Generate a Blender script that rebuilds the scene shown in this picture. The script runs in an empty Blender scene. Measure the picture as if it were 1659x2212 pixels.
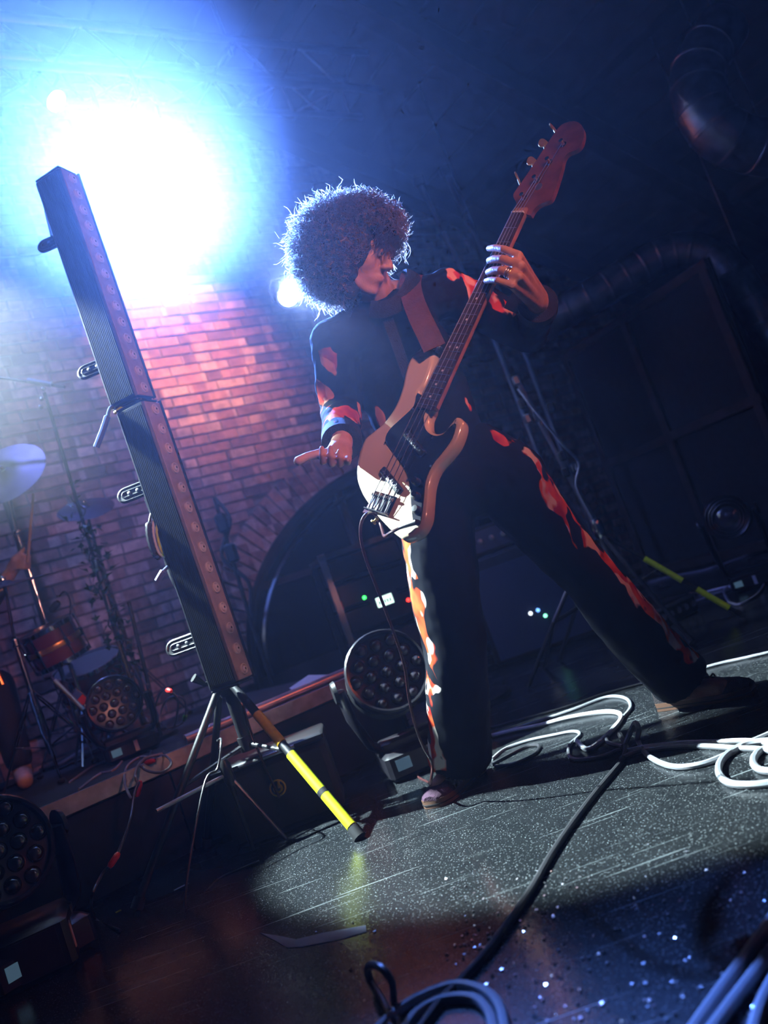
import bpy, math, random
import numpy as np
from mathutils import Vector as V, Matrix as M, noise as NZ

# ------------------------------------------------------------ camera, world, exposure
SC = bpy.context.scene
COL = SC.collection
FPX = 1800.0; TH = math.radians(5); RO = math.radians(20); CH = 0.66
cr, sr, ct, st = math.cos(RO), math.sin(RO), math.cos(TH), math.sin(TH)
RIGHT = V((1, 0, 0)); FWD = V((0, ct, st)); UP = V((0, -st, ct))
IR = RIGHT * cr - UP * sr            # picture right
IU = RIGHT * sr + UP * cr            # picture up
IT = -FWD                            # towards the camera
cam_d = bpy.data.cameras.new('camera'); cam = bpy.data.objects.new('camera', cam_d); COL.objects.link(cam)
cam_d.sensor_fit = 'VERTICAL'; cam_d.sensor_height = 36; cam_d.lens = FPX / 2212 * 36
cam_d.clip_start = 0.02
cam_d.dof.use_dof = True; cam_d.dof.focus_distance = 2.33; cam_d.dof.aperture_fstop = 2.2
cam.matrix_world = M((( IR.x, IU.x, IT.x, 0), (IR.y, IU.y, IT.y, 0), (IR.z, IU.z, IT.z, CH), (0, 0, 0, 1)))
SC.camera = cam
W = bpy.data.worlds.new('world'); SC.world = W; W.use_nodes = True
W.node_tree.nodes['Background'].inputs[0].default_value = (0.02, 0.05, 0.2, 1)
W.node_tree.nodes['Background'].inputs[1].default_value = 0.06
SC.view_settings.view_transform = 'Standard'; SC.view_settings.look = 'None'
SC.view_settings.exposure = 0.0; SC.view_settings.gamma = 1.0; SC.view_settings.use_curve_mapping = False
SC.cycles.max_bounces = 4; SC.cycles.volume_bounces = 0; SC.cycles.diffuse_bounces = 1; SC.cycles.glossy_bounces = 2
SC.cycles.transmission_bounces = 4; SC.cycles.transparent_max_bounces = 8
SC.cycles.use_light_tree = False; SC.cycles.adaptive_threshold = .1; SC.cycles.adaptive_min_samples = 12
SC.cycles.caustics_reflective = False; SC.cycles.caustics_refractive = False
SC.cycles.sample_clamp_indirect = 4.0; SC.cycles.volume_step_rate = 1.0; SC.cycles.volume_max_steps = 128

# lamp powers (each lamp is created by its fixture's builder below)
P_BLINDER, P_SMALL, P_WARM, P_ADDED_WASH, P_KEY, P_RED, P_BACK = 7600, 320, 700, 430, 12000, 205, 1700
P_SIDE, P_RIM = 230, 70
HAZE, SMOKE = 0.0038, 0.072

# ------------------------------------------------------------ from a picture point to a place
C0 = V((0, 0, CH))
def ray(px, py):
    dx, dy = px - 829.5, py - 1106
    u, v = dx * cr - dy * sr, -dx * sr - dy * cr
    return V((u, FPX * ct - v * st, FPX * st + v * ct))
def PX(px, py, Y):
    r = ray(px, py); return C0 + r * (Y / r.y)
def FL(px, py, z=0.0):
    r = ray(px, py); return C0 + r * ((z - CH) / r.z)
def proj(p):
    d = V(p) - C0; k = FPX / d.dot(FWD)
    return 829.5 + d.dot(IR) * k, 1106 - d.dot(IU) * k
WA = math.radians(55); WN = V((-math.cos(WA), math.sin(WA), 0)); WT = V((math.sin(WA), math.cos(WA), 0)); WD = 5.44
ZA = V((0, 0, 1))
def WL(px, py, off=0.0):
    r = ray(px, py); return C0 + r * ((WD - off) / (r.x * WN.x + r.y * WN.y))
def TN(t, n, z): return WT * t + WN * n + ZA * z      # along the stage, towards the back wall, up
def toT(p): return V(p).dot(WT), V(p).dot(WN), V(p).z

# ------------------------------------------------------------ helpers
R0 = random.Random(7)
WMAT = {}
def reg(o, m): WMAT[o.name] = m; return o
def thing(name, label, cat, loc=(0, 0, 0), mat=None, group=None, kind=None):
    o = bpy.data.objects.new(name, None); COL.objects.link(o); o.empty_display_size = .05
    m = mat if mat is not None else M.Translation(V(loc)); o.matrix_world = m; reg(o, m)
    tag(o, label, cat, group, kind); return o
def tag(o, label=None, cat=None, group=None, kind=None):
    if label: o['label'] = label
    if cat: o['category'] = cat
    if group: o['group'] = group
    if kind: o['kind'] = kind
    return o
def frame(origin, z, x=None):
    z = V(z).normalized(); x = V(x) if x is not None else (V((1, 0, 0)) if abs(z.x) < .9 else V((0, 1, 0)))
    y = z.cross(x).normalized(); x = y.cross(z).normalized()
    return M(((x.x, y.x, z.x, origin[0]), (x.y, y.y, z.y, origin[1]), (x.z, y.z, z.z, origin[2]), (0, 0, 0, 1)))

class MB:
    def __init__(s): s.v = []; s.f = []
    def add(s, vs, fs, m=None):
        o = len(s.v); s.v += [tuple(m @ V(p)) if m is not None else tuple(p) for p in vs]
        s.f += [tuple(i + o for i in f) for f in fs]; return s
    def box(s, c, d, m=None, bev=0.0):
        c = V(c); x, y, z = d[0] / 2, d[1] / 2, d[2] / 2
        if bev <= 0:
            vs = [c + V((sx * x, sy * y, sz * z)) for sz in (-1, 1) for sy in (-1, 1) for sx in (-1, 1)]
            return s.add(vs, [(0, 2, 3, 1), (4, 5, 7, 6), (0, 1, 5, 4), (2, 6, 7, 3), (0, 4, 6, 2), (1, 3, 7, 5)], m)
        b = min(bev, x * .49, y * .49, z * .49)
        o2 = [(-x + b, -y), (x - b, -y), (x, -y + b), (x, y - b), (x - b, y), (-x + b, y), (-x, y - b), (-x, -y + b)]
        i2 = [(px * (x - b) / x, py * (y - b) / y) for px, py in o2]
        rings = [(i2, -z), (o2, -z + b), (o2, z - b), (i2, z)]
        vs = [c + V((p[0], p[1], zz)) for r, zz in rings for p in r]; fs = [tuple(range(7, -1, -1)), tuple(range(24, 32))]
        for k in range(3):
            for i in range(8): j = (i + 1) % 8; fs.append((k * 8 + i, k * 8 + j, k * 8 + 8 + j, k * 8 + 8 + i))
        return s.add(vs, fs, m)
    def tube(s, pts, r, n=8, m=None, cap=True, flat=None, up=None):
        pts = [V(p) for p in pts]; k = len(pts); rs = r if isinstance(r, (list, tuple)) else [r] * k
        tan = [(pts[min(i + 1, k - 1)] - pts[max(i - 1, 0)]).normalized() for i in range(k)]
        nx = V(up) if up is not None else (V((0, 0, 1)) if abs(tan[0].z) < .9 else V((1, 0, 0)))
        vs = []; fs = []
        for i in range(k):
            nx = nx - tan[i] * nx.dot(tan[i])
            nx = nx.normalized() if nx.length > 1e-6 else tan[i].orthogonal().normalized()
            ny = tan[i].cross(nx); a = rs[i]; b = a
            if isinstance(a, (list, tuple)): a, b = a
            elif flat: b = a * flat
            vs += [pts[i] + nx * (math.cos(q * 2 * math.pi / n) * a) + ny * (math.sin(q * 2 * math.pi / n) * b) for q in range(n)]
        for i in range(k - 1):
            for q in range(n):
                j = (q + 1) % n; fs.append((i * n + q, i * n + j, (i + 1) * n + j, (i + 1) * n + q))
        if cap: fs += [tuple(range(n - 1, -1, -1)), tuple(range((k - 1) * n, k * n))]
        return s.add(vs, fs, m)
    def ribbon(s, pts, w, side):
        k = len(pts); vs = []
        for i, p in enumerate(pts):
            t = (pts[min(i + 1, k - 1)] - pts[max(i - 1, 0)]).normalized(); u = side - t * side.dot(t); u = u.normalized() * (w[i] if isinstance(w, list) else w); vs += [p - u, p + u]
        return s.add(vs, [(2 * i, 2 * i + 1, 2 * i + 3, 2 * i + 2) for i in range(k - 1)])
    def lathe(s, prof, n=24, m=None, close=True):
        vs = []; fs = []; k = len(prof)
        for r, z in prof: vs += [V((r * math.cos(q * 2 * math.pi / n), r * math.sin(q * 2 * math.pi / n), z)) for q in range(n)]
        for i in range(k - 1):
            for q in range(n):
                j = (q + 1) % n; fs.append((i * n + q, i * n + j, (i + 1) * n + j, (i + 1) * n + q))
        if close: fs += [tuple(range(n - 1, -1, -1)), tuple(range((k - 1) * n, k * n))]
        return s.add(vs, fs, m)
    def ball(s, c, r, m=None, n=12, k=8):
        c = V(c); rr = r if isinstance(r, (list, tuple)) else (r, r, r); vs = [c + V((0, 0, -rr[2]))]; fs = []
        for i in range(1, k):
            a = -math.pi / 2 + math.pi * i / k
            vs += [c + V((rr[0] * math.cos(a) * math.cos(q * 2 * math.pi / n), rr[1] * math.cos(a) * math.sin(q * 2 * math.pi / n), rr[2] * math.sin(a))) for q in range(n)]
        vs.append(c + V((0, 0, rr[2]))); L = len(vs) - 1
        for q in range(n):
            j = (q + 1) % n; fs.append((0, 1 + j, 1 + q)); fs.append((L, L - n + q, L - n + j))
            for i in range(k - 2): b = 1 + i * n; fs.append((b + q, b + j, b + n + j, b + n + q))
        return s.add(vs, fs, m)
    def prism(s, poly, z0, z1, m=None):
        n = len(poly); vs = [V((p[0], p[1], z0)) for p in poly] + [V((p[0], p[1], z1)) for p in poly]
        fs = [tuple(range(n - 1, -1, -1)), tuple(range(n, 2 * n))] + [(i, (i + 1) % n, n + (i + 1) % n, n + i) for i in range(n)]
        return s.add(vs, fs, m)
    def mesh(s, name, mat, smooth=True):
        me = bpy.data.meshes.new(name); me.from_pydata(s.v, [], s.f)
        if mat: me.materials.append(mat)
        if smooth:
            me.polygons.foreach_set('use_smooth', [True] * len(me.polygons))
            try: me.set_sharp_from_angle(angle=math.radians(38))
            except Exception: pass
        me.update(); return me
    def build(s, name, mat, parent=None, local=False, smooth=True):
        """coordinates are world ones unless local; with no parent the origin goes to the base of the mesh"""
        if parent is not None:
            pm = WMAT[parent.name]
            if not local:
                inv = pm.inverted(); s.v = [tuple(inv @ V(p)) for p in s.v]
            o = bpy.data.objects.new(name, s.mesh(name, mat, smooth)); COL.objects.link(o); o.parent = parent
            return reg(o, pm)
        a = np.array(s.v); c = V(((a[:, 0].min() + a[:, 0].max()) / 2, (a[:, 1].min() + a[:, 1].max()) / 2, a[:, 2].min()))
        s.v = [tuple(V(p) - c) for p in s.v]
        o = bpy.data.objects.new(name, s.mesh(name, mat, smooth)); COL.objects.link(o); o.location = c
        return reg(o, M.Translation(c))
def inst(name, me, parent, m):
    """one more object on shared mesh data; m is its place in the parent's space"""
    o = bpy.data.objects.new(name, me); COL.objects.link(o); o.parent = parent; o.matrix_local = m
    return reg(o, WMAT[parent.name] @ m)
def copy_tree(o, m, label, group=None):
    def rec(a, par):
        c = a.copy(); COL.objects.link(c); c.parent = par
        if par is not None: c.matrix_parent_inverse = M(); c.matrix_local = a.matrix_local.copy()
        for ch in list(a.children): rec(ch, c)
        return c
    c = rec(o, None); c.matrix_world = m; reg(c, m); c['label'] = label
    if group: c['group'] = group
    return c
def spline(pts, n=8):
    pts = [V(p) for p in pts]; q = [pts[0] * 2 - pts[1]] + pts + [pts[-1] * 2 - pts[-2]]; out = []
    for i in range(1, len(q) - 2):
        for k in range(n):
            t = k / n; a, b, c, d = q[i - 1], q[i], q[i + 1], q[i + 2]
            out.append(.5 * ((2 * b) + (c - a) * t + (2 * a - 5 * b + 4 * c - d) * t * t + (3 * b - a - 3 * c + d) * t ** 3))
    out.append(pts[-1]); return out

# ------------------------------------------------------------ materials
def mat(name, col, rough=.5, metal=0.0, emit=None, estr=0.0, bump=0.0, bscale=40.0, spec=.5, var=0.0, vscale=6.0, coat=0.0, trans=0.0):
    m = bpy.data.materials.new(name); m.use_nodes = True; nt = m.node_tree; b = nt.nodes['Principled BSDF']
    b.inputs['Base Color'].default_value = (*col, 1); b.inputs['Roughness'].default_value = rough
    b.inputs['Metallic'].default_value = metal; b.inputs['Specular IOR Level'].default_value = spec
    b.inputs['Coat Weight'].default_value = coat; b.inputs['Coat Roughness'].default_value = .08
    b.inputs['Transmission Weight'].default_value = trans
    if emit: b.inputs['Emission Color'].default_value = (*emit, 1); b.inputs['Emission Strength'].default_value = estr
    L = nt.links.new; tc = nt.nodes.new('ShaderNodeTexCoord')
    if var:
        n = nt.nodes.new('ShaderNodeTexNoise'); n.inputs['Scale'].default_value = vscale; n.inputs['Detail'].default_value = 5
        L(tc.outputs['Object'], n.inputs['Vector']); r = nt.nodes.new('ShaderNodeValToRGB')
        r.color_ramp.elements[0].position = .3; r.color_ramp.elements[1].position = .7
        r.color_ramp.elements[0].color = (*[c * (1 - var) for c in col], 1); r.color_ramp.elements[1].color = (*[min(1, c * (1 + var)) for c in col], 1)
        L(n.outputs['Fac'], r.inputs['Fac']); L(r.outputs['Color'], b.inputs['Base Color'])
    if bump:
        n = nt.nodes.new('ShaderNodeTexNoise'); n.inputs['Scale'].default_value = bscale; n.inputs['Detail'].default_value = 4
        L(tc.outputs['Object'], n.inputs['Vector']); bp = nt.nodes.new('ShaderNodeBump'); bp.inputs['Strength'].default_value = bump
        bp.inputs['Distance'].default_value = .01; L(n.outputs['Fac'], bp.inputs['Height']); L(bp.outputs['Normal'], b.inputs['Normal'])
    return m
MT = {}
MT['black'] = mat('black_metal', (.012, .012, .014), .42, .0, bump=.05, bscale=200)
MT['matte'] = mat('matte_black', (.01, .01, .012), .75, var=.3, vscale=20)
MT['plastic'] = mat('black_plastic', (.016, .016, .018), .38, var=.2, vscale=30)
MT['chrome'] = mat('chrome', (.8, .8, .82), .12, 1.0)
MT['steel'] = mat('dull_steel', (.45, .46, .48), .32, 1.0, var=.15)
MT['alu'] = mat('aluminium', (.55, .56, .58), .35, 1.0, var=.1)
MT['duct'] = mat('galvanised_duct', (.55, .56, .58), .42, 1.0, var=.25, vscale=9, bump=.1, bscale=25)
MT['cable'] = mat('cable_rubber', (.035, .035, .04), .38, bump=.05, bscale=300)
MT['cable_grey'] = mat('cable_grey_rubber', (.30, .31, .34), .42, bump=.05, bscale=300)
MT['cable_white'] = mat('cable_white', (.75, .76, .8), .4)
MT['cable_red'] = mat('cable_dark_red', (.10, .012, .01), .35)
MT['yellow'] = mat('yellow_tape', (.62, .72, .01), .5, var=.12, vscale=60)
MT['orange_tape'] = mat('orange_yellow_tape', (.72, .42, .01), .5, var=.12, vscale=60)
MT['red_plug'] = mat('red_plug', (.7, .02, .015), .4)
MT['green_plug'] = mat('green_plug', (.05, .6, .02), .4)
MT['lens'] = mat('lens_glass', (.05, .045, .06), .06, 0, spec=1.0, coat=1.0)
MT['white'] = mat('white_label', (.7, .7, .7), .6)
MT['wood_dark'] = mat('dark_wood', (.03, .02, .016), .55, var=.4, vscale=12, bump=.1)
def emat(name, col, s):
    m = mat(name, (0, 0, 0), .5, emit=col, estr=s); m.cycles.emission_sampling = 'NONE'; return m
def lamp(name, loc, target, col, power, angle, blend=.3, radius=.05, parent=None):
    d = bpy.data.lights.new(name, 'SPOT'); d.color = col; d.energy = power; d.spot_size = math.radians(angle); d.spot_blend = blend
    d.shadow_soft_size = radius; o = bpy.data.objects.new(name, d); COL.objects.link(o)
    m = frame(loc, V(loc) - V(target))
    if parent: o.parent = parent; o.matrix_local = WMAT[parent.name].inverted() @ m
    else: o.matrix_world = m
    return o

# ------------------------------------------------------------ the setting
def floor_material():
    m = bpy.data.materials.new('stage_floor'); m.use_nodes = True; nt = m.node_tree; b = nt.nodes['Principled BSDF']; L = nt.links.new
    tc = nt.nodes.new('ShaderNodeTexCoord')
    def node(t, **k):
        n = nt.nodes.new(t)
        for a, v in k.items(): n.inputs[a].default_value = v
        return n
    def ramp(src, a, c, v0=0.0, v1=1.0):
        r = node('ShaderNodeMapRange'); r.inputs['From Min'].default_value = a; r.inputs['From Max'].default_value = c
        r.inputs['To Min'].default_value = v0; r.inputs['To Max'].default_value = v1; L(src, r.inputs['Value']); return r.outputs['Result']
    def math2(op, x, y):
        n = nt.nodes.new('ShaderNodeMath'); n.operation = op
        for i, s in enumerate((x, y)):
            if isinstance(s, (int, float)): n.inputs[i].default_value = s
            else: L(s, n.inputs[i])
        return n.outputs[0]
    big = node('ShaderNodeTexNoise', Scale=1.7, Detail=2.0); L(tc.outputs['Object'], big.inputs['Vector'])
    patch = ramp(big.outputs['Fac'], .42, .62)
    acc = None
    for k, (ang, sx, sy, lo, hi) in enumerate([(22, 2.2, 150, .80, .84), (-24, 2.6, 170, .81, .85), (51, 2.4, 160, .80, .84), (-60, 3, 170, .81, .85)]):
        mp = nt.nodes.new('ShaderNodeMapping'); mp.inputs['Rotation'].default_value = (0, 0, math.radians(ang)); mp.inputs['Scale'].default_value = (sx, sy, 1)
        mp.inputs['Location'].default_value = (k * 3.1, k * 7.7, 0); L(tc.outputs['Object'], mp.inputs['Vector'])
        n = node('ShaderNodeTexNoise', Scale=1.0, Detail=0.0); L(mp.outputs['Vector'], n.inputs['Vector'])
        s = ramp(n.outputs['Fac'], lo, hi); acc = s if acc is None else math2('MAXIMUM', acc, s)
    scr = math2('MULTIPLY', acc, ramp(big.outputs['Fac'], .3, .6, .25, 1.0))
    fine = node('ShaderNodeTexNoise', Scale=240.0, Detail=0.0); L(tc.outputs['Object'], fine.inputs['Vector'])
    spk = ramp(fine.outputs['Fac'], .68, .74)
    med = node('ShaderNodeTexNoise', Scale=14.0, Detail=5.0, Roughness=.75); L(tc.outputs['Object'], med.inputs['Vector'])
    dirt = ramp(med.outputs['Fac'], .35, .75, 0.0, .5)
    k1 = math2('ADD', math2('MULTIPLY', scr, .6), math2('MULTIPLY', spk, .4))
    k2 = math2('ADD', k1, math2('MULTIPLY', dirt, .05))
    mx = nt.nodes.new('ShaderNodeMix'); mx.data_type = 'RGBA'; mx.clamp_factor = True
    mx.inputs['A'].default_value = (.009, .0105, .012, 1); mx.inputs['B'].default_value = (.30, .33, .34, 1)
    L(k2, mx.inputs['Factor']); L(mx.outputs['Result'], b.inputs['Base Color'])
    rg = math2('ADD', ramp(big.outputs['Fac'], .3, .7, .18, .30), math2('MULTIPLY', scr, .2)); L(rg, b.inputs['Roughness'])
    b.inputs['Specular IOR Level'].default_value = .6
    bp = nt.nodes.new('ShaderNodeBump'); bp.inputs['Strength'].default_value = .012; bp.inputs['Distance'].default_value = .004
    L(med.outputs['Fac'], bp.inputs['Height']); L(bp.outputs['Normal'], b.inputs['Normal'])
    return m
MT['floor'] = floor_material()
def brick_material():
    m = bpy.data.materials.new('old_brick'); m.use_nodes = True; nt = m.node_tree; b = nt.nodes['Principled BSDF']; L = nt.links.new
    oi = nt.nodes.new('ShaderNodeObjectInfo'); gm = nt.nodes.new('ShaderNodeNewGeometry'); ad = nt.nodes.new('ShaderNodeVectorMath'); ad.operation = 'ADD'
    sn = nt.nodes.new('ShaderNodeVectorMath'); sn.operation = 'SNAP'; sn.inputs[1].default_value = (.2, .2, .077)
    L(gm.outputs['Position'], sn.inputs[0]); wn = nt.nodes.new('ShaderNodeTexWhiteNoise'); L(sn.outputs[0], wn.inputs['Vector'])
    mxv = nt.nodes.new('ShaderNodeMath'); mxv.operation = 'ADD'; L(wn.outputs['Value'], mxv.inputs[0]); L(oi.outputs['Random'], mxv.inputs[1])
    fr = nt.nodes.new('ShaderNodeMath'); fr.operation = 'FRACT'; L(mxv.outputs[0], fr.inputs[0])
    r = nt.nodes.new('ShaderNodeValToRGB'); e = r.color_ramp.elements; e[0].position = 0; e[0].color = (.10, .05, .042, 1); e[1].position = 1; e[1].color = (.50, .30, .22, 1)
    for p, c in ((.3, (.24, .105, .075)), (.6, (.34, .16, .11)), (.8, (.30, .19, .16))):
        x = e.new(p); x.color = (*c, 1)
    L(fr.outputs[0], r.inputs['Fac'])
    n = nt.nodes.new('ShaderNodeTexNoise'); n.inputs['Scale'].default_value = 18; n.inputs['Detail'].default_value = 6; L(gm.outputs['Position'], n.inputs['Vector'])
    mr = nt.nodes.new('ShaderNodeMapRange'); mr.inputs['From Min'].default_value = .3; mr.inputs['From Max'].default_value = .7; mr.inputs['To Min'].default_value = .6; mr.inputs['To Max'].default_value = 1.25
    L(n.outputs['Fac'], mr.inputs['Value']); mu = nt.nodes.new('ShaderNodeVectorMath'); mu.operation = 'SCALE'; L(r.outputs['Color'], mu.inputs[0]); L(mr.outputs['Result'], mu.inputs['Scale'])
    L(mu.outputs[0], b.inputs['Base Color']); b.inputs['Roughness'].default_value = .85
    bp = nt.nodes.new('ShaderNodeBump'); bp.inputs['Strength'].default_value = .5; bp.inputs['Distance'].default_value = .01; L(n.outputs['Fac'], bp.inputs['Height']); L(bp.outputs['Normal'], b.inputs['Normal'])
    return m
MT['brick'] = brick_material()
MT['mortar'] = mat('mortar', (.13, .105, .09), .95, var=.3, vscale=8, bump=.3, bscale=60)
MT['roof'] = mat('roof_boards', (.05, .05, .056), .6, var=.25, vscale=5, bump=.1)
MT['beam'] = mat('roof_steel', (.03, .03, .035), .5, var=.3)
MT['paint'] = mat('dark_wall_paint', (.02, .02, .023), .8, var=.3, vscale=3)

T0, T1 = -4.6, 8.6
def zroof(t): return 4.966 - .487 * (t - 3.22) if t > -1 else 4.966 + .487 * 4.22 + .487 * (t + 1)
def slab(mb, t0, t1, n0, n1, z0, z1): 
    vs = [TN(t, n, z) for z in (z0, z1) for n in (n0, n1) for t in (t0, t1)]
    return mb.add(vs, [(0, 2, 3, 1), (4, 5, 7, 6), (0, 1, 5, 4), (2, 6, 7, 3), (0, 4, 6, 2), (1, 3, 7, 5)])
fl = slab(MB(), T0, T1, -2.5, WD + 1.6, -.12, 0).build('floor', MT['floor'], smooth=False)
tag(fl, 'scuffed glossy black stage floor', None, kind='structure')

# back wall: mortar body with an arched opening, every brick standing proud of it
AC, AZ, AA, AB = 4.15, .36, 1.85, 1.32      # arch centre, springing height, half width, rise
MW = M(((WT.x, 0, -WN.x, WN.x * WD), (WT.y, 0, -WN.y, WN.y * WD), (0, 1, 0, 0), (0, 0, 0, 1)))
wall = thing('wall_back', 'red brick back wall with an arched opening', None, mat=MW, kind='structure')
poly = [(T0, 0), (AC - AA, 0)] + [(AC - AA * math.cos(a), AZ + AB * math.sin(a)) for a in np.linspace(0, math.pi, 41)] + [(AC + AA, 0), (T1, 0), (T1, zroof(T1)), (-1, zroof(-1)), (T0, zroof(T0))]
MB().prism(poly, -.30, -.012).build('mortar', MT['mortar'], wall, local=True, smooth=False)
def inarch(t, z, d): return ((t - AC) / (AA + d)) ** 2 + (max(0, z - AZ) / (AB + d)) ** 2 < 1
R = random.Random(3); slots = []
for row in range(0, 78):
    z = .002 + row * .077; t = T0 + R.uniform(0, .1) + (.12 if row % 2 else 0)
    while t < T1 - .3:
        ln = .235 if row % 3 else R.choice((.235, .235, .115)); ks = [t + ln * (i + .5) / 6 for i in range(6)]
        ok = [k for k in ks if not inarch(k, z + .035, .262) and z + .07 < zroof(k) - .02]
        if len(ok) >= 2: slots.append((min(ok) - ln / 12 + .006, max(ok) + ln / 12 - .006, z + .005, z + .071))
        t += ln
def size_px(s):
    p = MW @ V(((s[0] + s[1]) / 2, (s[2] + s[3]) / 2, 0)); x, y = proj(p)
    hid = not (0 < x < 960 and 560 < y < 1560) or (600 < x and 400 < y < 700) or (640 < x and 700 < y < 1010) or y > 1570 - .3 * x
    return (9e9 if hid else 0) + math.hypot(x - 480, (y - 1000) * .8)
slots.sort(key=size_px); mb = MB(); BX = MB().box((0, 0, 0), (1, 1, 1)).mesh('brick', MT['brick'], False)
for i, (a, b, z0, z1) in enumerate(slots):
    d = R.uniform(-.004, .008); c = V(((a + b) / 2, (z0 + z1) / 2, -.03 + d)); rz = R.uniform(-.008, .008)
    mm = M.Translation(c) @ M.Rotation(rz, 4, 'Z') @ M.Diagonal((b - a, z1 - z0 - R.uniform(0, .006), .06, 1))
    if i < 225: inst('brick', BX, wall, mm)
    else: mb.box((0, 0, 0), (1, 1, 1), mm)
tag(mb.build('brickwork', MT['brick'], wall, local=True, smooth=False), kind='stuff')
na = 60
for i in range(na):
    a = math.pi * (i + .5) / na; p = V((AC - AA * math.cos(a), AZ + AB * math.sin(a), 0)); nr = V((-math.cos(a) / AA, math.sin(a) / AB, 0)).normalized()
    wd = math.hypot(AA * math.sin(a), AB * math.cos(a)) * math.pi / na
    mm = M.Translation(p + nr * .13 + V((0, 0, -.022))) @ M.Rotation(math.atan2(nr.y, nr.x), 4, 'Z') @ M.Diagonal((.245, wd - .012, .06, 1))
    inst('brick', BX, wall, mm)
# the arched window: frame, dark pane and bars
win = thing('window_1', 'large arched dark glass window in the brick wall', None, mat=MW, kind='structure')
def arcpts(d, n=40, z=0): return [V((AC - (AA + d) * math.cos(a), AZ + (AB + d) * math.sin(a), z)) for a in np.linspace(0, math.pi, n)]
MB().tube([V((AC - AA - .0, 0, -.1))] + arcpts(-.05, z=-.1) + [V((AC + AA, 0, -.1))], .05, 6).build('window_frame', MT['paint'], win, local=True)
MB().tube(arcpts(-.16, z=-.07), .02, 6).build('streak_tube', MT['chrome'], win, local=True)  # added chrome tube standing in for a curved streak of reflected light
MT['pane'] = mat('dark_glass', (.004, .006, .010), .08, spec=.7)
MB().prism([(p.x, p.y) for p in arcpts(-.04)] , -.16, -.14).build('pane', MT['pane'], win, local=True, smooth=False)
for t in (-.62, .62):
    MB().box((AC + t, AZ + .6, -.12), (.05, 1.2, .05)).build('window_bar', MT['paint'], win, local=True)
MB().box((AC, AZ + .62, -.12), (3.4, .05, .05)).build('window_bar', MT['paint'], win, local=True)
MB().box((AC, .18, -.2), (3.7, .36, .12)).build('window_sill', MT['paint'], win, local=True)

# roof: boards laid front to back on sloping rafters
roof = thing('ceiling', 'dark pitched roof of boards on sloping rafters', None, kind='structure')
t = T0; k = 0
while t < T1:
    w = .30; a, b = t, min(t + w - .018, T1)
    if a < -1 < b: b = -1
    vs = [TN(x, n, zroof(x) + dz) for dz in (.02, .06) for n in (-2.4, WD + .3) for x in (a, b)]
    MB().add(vs, [(0, 2, 3, 1), (4, 5, 7, 6), (0, 1, 5, 4), (2, 6, 7, 3), (0, 4, 6, 2), (1, 3, 7, 5)]).build('roof_board', MT['roof'], roof, smooth=False); t = b + .018
vs = [TN(x, n, zroof(x) + dz) for dz in (.065, .1) for n in (-2.4, WD + .3) for x in (T0, -1, T1)]
MB().add(vs, [(0, 3, 4, 1), (1, 4, 5, 2), (6, 7, 10, 9), (7, 8, 11, 10), (0, 1, 7, 6), (1, 2, 8, 7), (3, 9, 10, 4), (4, 10, 11, 5)]).build('roof_deck', MT['beam'], roof, smooth=False)
for n in (.6, 2.2, 3.85, 5.25):
    for a, b in ((T0, -1), (-1, T1)):
        vs = [TN(x, n + dn, zroof(x) + dz) for dz in (-.2, .015) for dn in (-.07, .07) for x in (a, b)]
        MB().add(vs, [(0, 2, 3, 1), (4, 5, 7, 6), (0, 1, 5, 4), (2, 6, 7, 3), (0, 4, 6, 2), (1, 3, 7, 5)]).build('rafter', MT['beam'], roof, smooth=False)
for t in (1.6, 3.7, 5.62, 7.4):
    vs = [TN(x, n, zroof(x) + dz) for dz in (-.09, .015) for n in (-2.3, WD) for x in (t - .035, t + .035)]
    MB().add(vs, [(0, 2, 3, 1), (4, 5, 7, 6), (0, 1, 5, 4), (2, 6, 7, 3), (0, 4, 6, 2), (1, 3, 7, 5)]).build('purlin', MT['beam'], roof, smooth=False)
tag(slab(MB(), T1, T1 + .2, -2.5, WD + .3, 0, 2.5).build('wall_right', MT['paint'], smooth=False), 'dark side wall', kind='structure')
tag(slab(MB(), T0 - .2, T0, -2.5, WD + .3, 0, 5.3).build('wall_left', MT['paint'], smooth=False), 'dark side wall', kind='structure')
tag(slab(MB(), AC - 2.2, AC + 2.2, WD + 1.3, WD + 1.45, 0, 2).build('wall_niche', MT['paint'], smooth=False), 'dark wall behind the arched window', kind='structure')

# drum riser
RN, RH = 3.16, .36
rs = thing('drum_riser', 'low black drum riser with a pale metal front edge', 'riser', TN(0, RN, 0))
slab(MB(), -3.2, 1.95, RN + .03, WD - .06, RH - .06, RH).build('deck', MT['matte'], rs, smooth=False)
for a in np.arange(-3.2, 1.4, 1.03):
    slab(MB(), a, a + 1.022, RN + .03, RN + .05, .0, RH - .065).build('front_panel', MT['matte'], rs, smooth=False)
MT['edge'] = mat('riser_edge', (.5, .48, .52), .38, .8, var=.35, vscale=14)
slab(MB(), -3.2, 1.95, RN, RN + .029, RH - .055, RH + .004).build('edge_trim', MT['edge'], rs, smooth=False)
slab(MB(), 1.952, 1.97, RN + .03, WD - .06, 0, RH).build('side_panel', MT['matte'], rs, smooth=False)

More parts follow.
